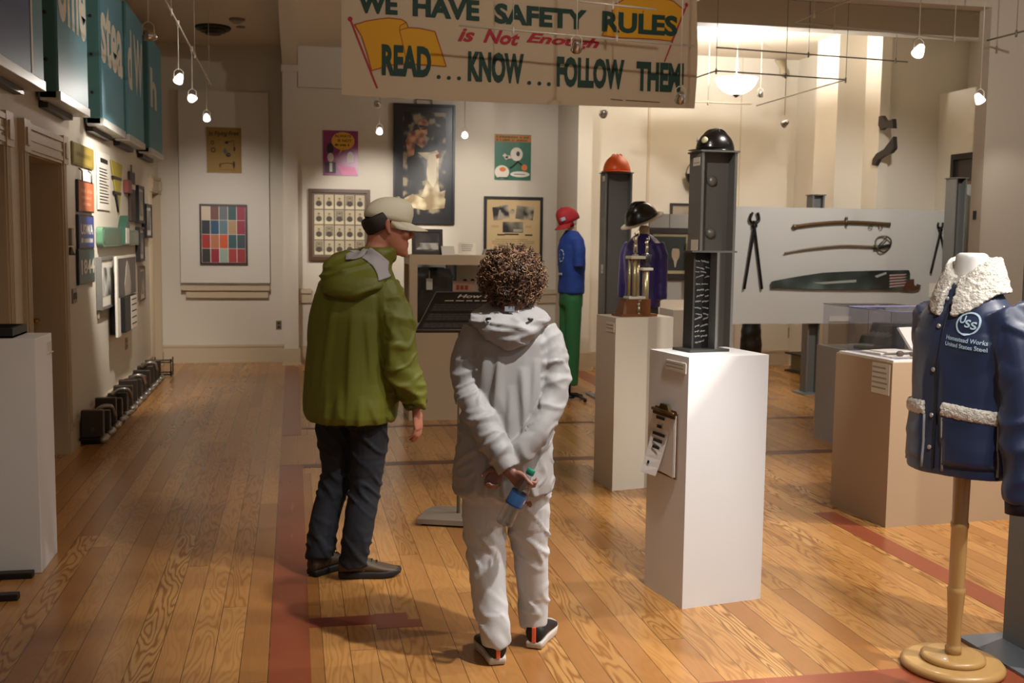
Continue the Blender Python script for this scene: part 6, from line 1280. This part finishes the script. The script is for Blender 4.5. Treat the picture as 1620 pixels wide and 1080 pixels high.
sb = lo.modifiers.new('q', 'SUBSURF'); sb.levels = 1; sb.render_levels = 1
k = MB(A); W_ = Vector(RA[-1]); dd = (W_-Vector(RA[-2])).normalized(); k.tube([W_-dd*.035, W_-dd*.005], [.059, .056], 20); k.build('cuff_strap', mat('jacket_green_dark', (.26, .29, .06), .6), j)
BRS = mat('shoe_brown', (.30, .235, .165), .6, bump=.12, bscale=90, var=.15); DSOLE = mat('sole_dark', (.07, .06, .05), .7)
shoe(r, A, -.145, -.02, -.62, .29, BRS, DSOLE, mat('pull_tab', (.12, .10, .08), .6), 'pull_tab', mat('lace_dark', (.06, .05, .05), .7), 1.15)
shoe(r, A, -.012, -.035, -1.4, .30, BRS, DSOLE, None, '', mat('lace_dark', (.06, .05, .05), .7), 1.1)
# ------------------------------------------------------------------ navy jacket on a dress form
JX, JY, JR = 2.465, 3.60, -1.08-.2
r = thing('dress_form', 'dress form on a turned pale wooden pole with a round two tiered base', 'mannequin', (2.472, 3.60, 0)); A = ABS[r.name]
OAK = mat('pale_oak', 'c39a5e', .35, var=.12, vscale=3, stretch=(8, 8, 1), coat=.3)
k = MB(A); k.lathe([(.175, .0), (.188, .006), (.19, .022), (.18, .034), (.165, .036)], 48); k.build('base_disc', OAK, r)
k = MB(A); k.lathe([(.112, .034), (.118, .04), (.118, .052), (.105, .06)], 40); k.build('base_disc', OAK, r)
k = MB(A); k.lathe([(.030, .06), (.031, .085), (.026, .09), (.025, .1), (.026, .2), (.031, .27), (.033, .30), (.0335, .315), (.030, .32), (.030, .322), (.029, .33), (.030, .45), (.030, .548), (.033, .555), (.033, .57), (.029, .577), (.031, .75), (.032, .95)], 24); k.build('pole', OAK, r)
M_ = T((JX, JY, 0), JR); k = MB(); k.rings([ell((0, .0, z), a, b, 0, 28, 2.2) for z, a, b in ((.85, .17, .11), (1.0, .165, .11), (1.15, .165, .105), (1.3, .17, .1), (1.40, .15, .085), (1.45, .09, .07), (1.49, .062, .062), (1.56, .056, .058), (1.585, .054, .056), (1.59, .04, .045))]); me = fuse(k, .01, 2); me.transform(M_); me.materials.append(mat('form_white', (.84, .83, .81), .6)); link('torso_form', me, r)
r = thing('jacket', 'navy blue snap front jacket with cream fleece collar on the dress form', 'jacket', (JX, JY, .75), JR); A = ABS[r.name]; A0 = T((JX, JY, 0), JR)
k = MB(); Rg = [(.772, 0, .208, .150), (.80, 0, .208, .152), (.95, 0, .203, .148), (1.10, -.004, .2, .146), (1.25, -.006, .196, .138), (1.34, -.004, .182, .126), (1.40, 0, .15, .106), (1.445, .005, .108, .088), (1.475, .008, .085, .078)]
k.rings([ell((0, y, z), a, b, 0, 40, 2.3) for z, y, a, b in Rg])
SL = [(.15, .0, 1.37), (.215, -.005, 1.26), (.255, -.015, 1.08), (.278, -.03, .9), (.288, -.04, .72)]; SR = [(-.14, .0, 1.37), (-.18, .03, 1.27), (-.19, .08, 1.13), (-.175, .12, 1.0), (-.15, .12, .87)]
sleeve(k, SL, [.085, .085, .08, .074, .058], 6, 20); sleeve(k, SR, [.085, .082, .075, .066, .054], 6, 20)
def fold_j(p, n):
    f = .006*nz(p, 7, 7, 3)+.003*nz(p, 18, 18, 10, 4)
    if abs(p.x) > .21: f += .013*crease(nz(p, 5, 5, 7, 6), .25)-.004
    elif p.z > .9: f += (.012*crease(nz(p, 6, 6, 2, 3), .25)-.004)*(1 if p.z < 1.3 else .4)
    return f
NB = mat('jacket_navy', (.095, .155, .285), .45, sheen=.25, bump=.04, bscale=240)
j = fuse(k, .009, 2); displace(j, fold_j)
from mathutils.bvhtree import BVHTree
bv = BVHTree.FromPolygons([v.co.copy() for v in j.vertices], [list(p.vertices) for p in j.polygons])
def skin_pt(x, z, o=.002, y0=-1):
    h, nn, i_, d_ = bv.ray_cast(Vector((x, y0, z)), Vector((0, 1, 0)))
    return (h+nn*o) if h else Vector((x, -.15, z))
j.transform(A0); j.materials.append(NB); jo = link('shell', j, r)
FL = mat('fleece_cream', (.86, .835, .785), .95, bump=.9, bscale=150)
def strip(pts, wd, th, name, m, noisy=0, n=6):
    """padded strip lying on the front of the jacket along (x,z) points"""
    k = MB(); P = []
    for (a, b), (c, d) in zip(pts, pts[1:]):
        for i in range(n): P.append((a+(c-a)*i/n, b+(d-b)*i/n))
    P.append(pts[-1]); k.tube([skin_pt(x, z, th*.3) for x, z in P], [(wd, th)]*len(P), 12, flat=None)
    return k
def flatstrip(pts, wd, th, name, m, vox=None, amp=0):
    k = MB(); P = []
    for (a, b), (c, d) in zip(pts, pts[1:]):
        for i in range(6): P.append((a+(c-a)*i/6, b+(d-b)*i/6))
    P.append(pts[-1]); d0 = Vector((pts[-1][0]-pts[0][0], 0, pts[-1][1]-pts[0][1])).normalized(); fl = Vector((-d0.z, 0, d0.x))
    k.tube([skin_pt(x, z, th*.4) for x, z in P], [(wd, th)]*len(P), 14, flat=fl)
    if vox:
        me = fuse(k, vox, 1); displace(me, lambda p, n: amp*noise.noise(p*120)+amp*.7*noise.noise(p*60))
    else: me = k.mesh(name)
    me.transform(A0); me.materials.append(m); return link(name, me, r)
CORD = mat('trim_cord', (.62, .62, .62), .7)
# patch pockets with fleece tops
for x0, x1 in ((.035, .195), (-.195, -.055)):
    k = MB(); n = 8; g = [[skin_pt(x0+(x1-x0)*i/n, .815+.19*jn/n, .007) for i in range(n+1)] for jn in range(n+1)]; k.smooth = True
    k.add([p for row in g for p in row], [(b*(n+1)+a, b*(n+1)+a+1, (b+1)*(n+1)+a+1, (b+1)*(n+1)+a) for b in range(n) for a in range(n)]); k.M = Matrix()
    me = k.mesh('patch_pocket'); me.transform(A0); me.materials.append(NB); po = link('patch_pocket', me, r); so = po.modifiers.new('s', 'SOLIDIFY'); so.thickness = .006
    flatstrip([(x0-.004, 1.022), (x1+.004, 1.0)] if x0 > 0 else [(x0, 1.005), (x1, 1.015)], .027, .013, 'fleece_band', FL, .0045, .0035)
    for xx in (x0, x1): flatstrip([(xx, .99), (xx+.004, .79)], .005, .005, 'pocket_piping', CORD)
flatstrip([(.0, 1.40), (.0, .795)], .004, .004, 'front_placket', mat('navy_dark', (.04, .07, .14), .6))
for z in (1.42, 1.32, 1.16, .99, .87):
    p = skin_pt(-.02, z, .003); k = MB(A0); k.lathe([(.008, -.003), (.009, .002), (.004, .005)], 12, Matrix.Translation(p) @ Matrix.Rotation(pi/2, 4, 'X')); k.build('snap', mat('snap_pearl', (.75, .74, .72), .25, .4), r)
# collar
k = MB(); n = 44; rows = [[], [], [], [], []]
for i in range(n+1):
    t = -pi/2+.16+(2*pi-.32)*i/n; c, s = cos(t), sin(t); fr = max(0, -s)
    o = .03+.05*fr**3
    rows[0].append((.068*c, .01+.066*s, 1.475)); rows[1].append((.076*c, .012+.074*s, 1.555-.06*fr**2)); rows[2].append((.088*c, .014+.09*s, 1.565-.075*fr**2)); rows[3].append(((.098+o*.5)*c, .01+(.1+o*.35)*s, 1.49-.075*fr**2)); rows[4].append(((.108+o*.8)*c, .01+(.1+o*.5)*s, 1.445-.09*fr**2))
vs = [p for row in rows for p in row]; fs = [(b*(n+1)+a, b*(n+1)+a+1, (b+1)*(n+1)+a+1, (b+1)*(n+1)+a) for b in range(4) for a in range(n)]
k.add(vs, fs); o = bpy.data.objects.new('tmp', k.mesh('tmp')); COL.objects.link(o); so = o.modifiers.new('s', 'SOLIDIFY'); so.thickness = .022; so.offset = 0; rm = o.modifiers.new('r', 'REMESH'); rm.mode = 'VOXEL'; rm.voxel_size = .0048; sm = o.modifiers.new('q', 'SMOOTH'); sm.iterations = 2
me = evalmesh(o); bpy.data.objects.remove(o); me.polygons.foreach_set('use_smooth', [True]*len(me.polygons)); displace(me, lambda p, n: .004*noise.noise(p*95)+.003*noise.noise(p*45)); me.transform(A0); me.materials.append(FL); link('fleece_collar', me, r)
# round emblem and two lines of lettering on the breast
k = MB(); EC = (.092, 1.335); 
def onj(x, z, o=.004): return skin_pt(x, z, o)
for i in range(36):
    a, b = i*2*pi/36, (i+1)*2*pi/36; k.poly([onj(EC[0]+q*cos(t), EC[1]+q*sin(t)) for q, t in ((.036, a), (.036, b), (.042, b), (.042, a))])
def jtext(s, x0, x1, z0, z1, h, bold=.02, sh=0):
    vs, fs = text(s, bold, sh); k.add([onj(x0+(x1-x0)*x, z0+(z1-z0)*x+h*y, .005) for x, y in vs], fs, smooth=False)
for s_, x, z in (('U', .062, 1.336), ('S', .082, 1.322), ('S', .103, 1.316)): jtext(s_, x, x+.02, z, z, .027, .03)
jtext('Homestead Works', .022, .165, 1.276, 1.262, .016, .015); jtext('United States Steel', .022, .165, 1.254, 1.240, .015, .015)
me = k.mesh('breast_emblem'); me.transform(A0); me.materials.append(mat('emblem_pale', 'b6cfe0', .6)); link('breast_emblem', me, r)
for s in (SL, SR): k = MB(A0); a, b = Vector(s[-2]), Vector(s[-1]); d = (b-a).normalized(); k.tube([b-d*.02, b+d*.045], [.054, .05], 18); k.build('knit_cuff', mat('navy_dark', (.04, .07, .14), .6), r)
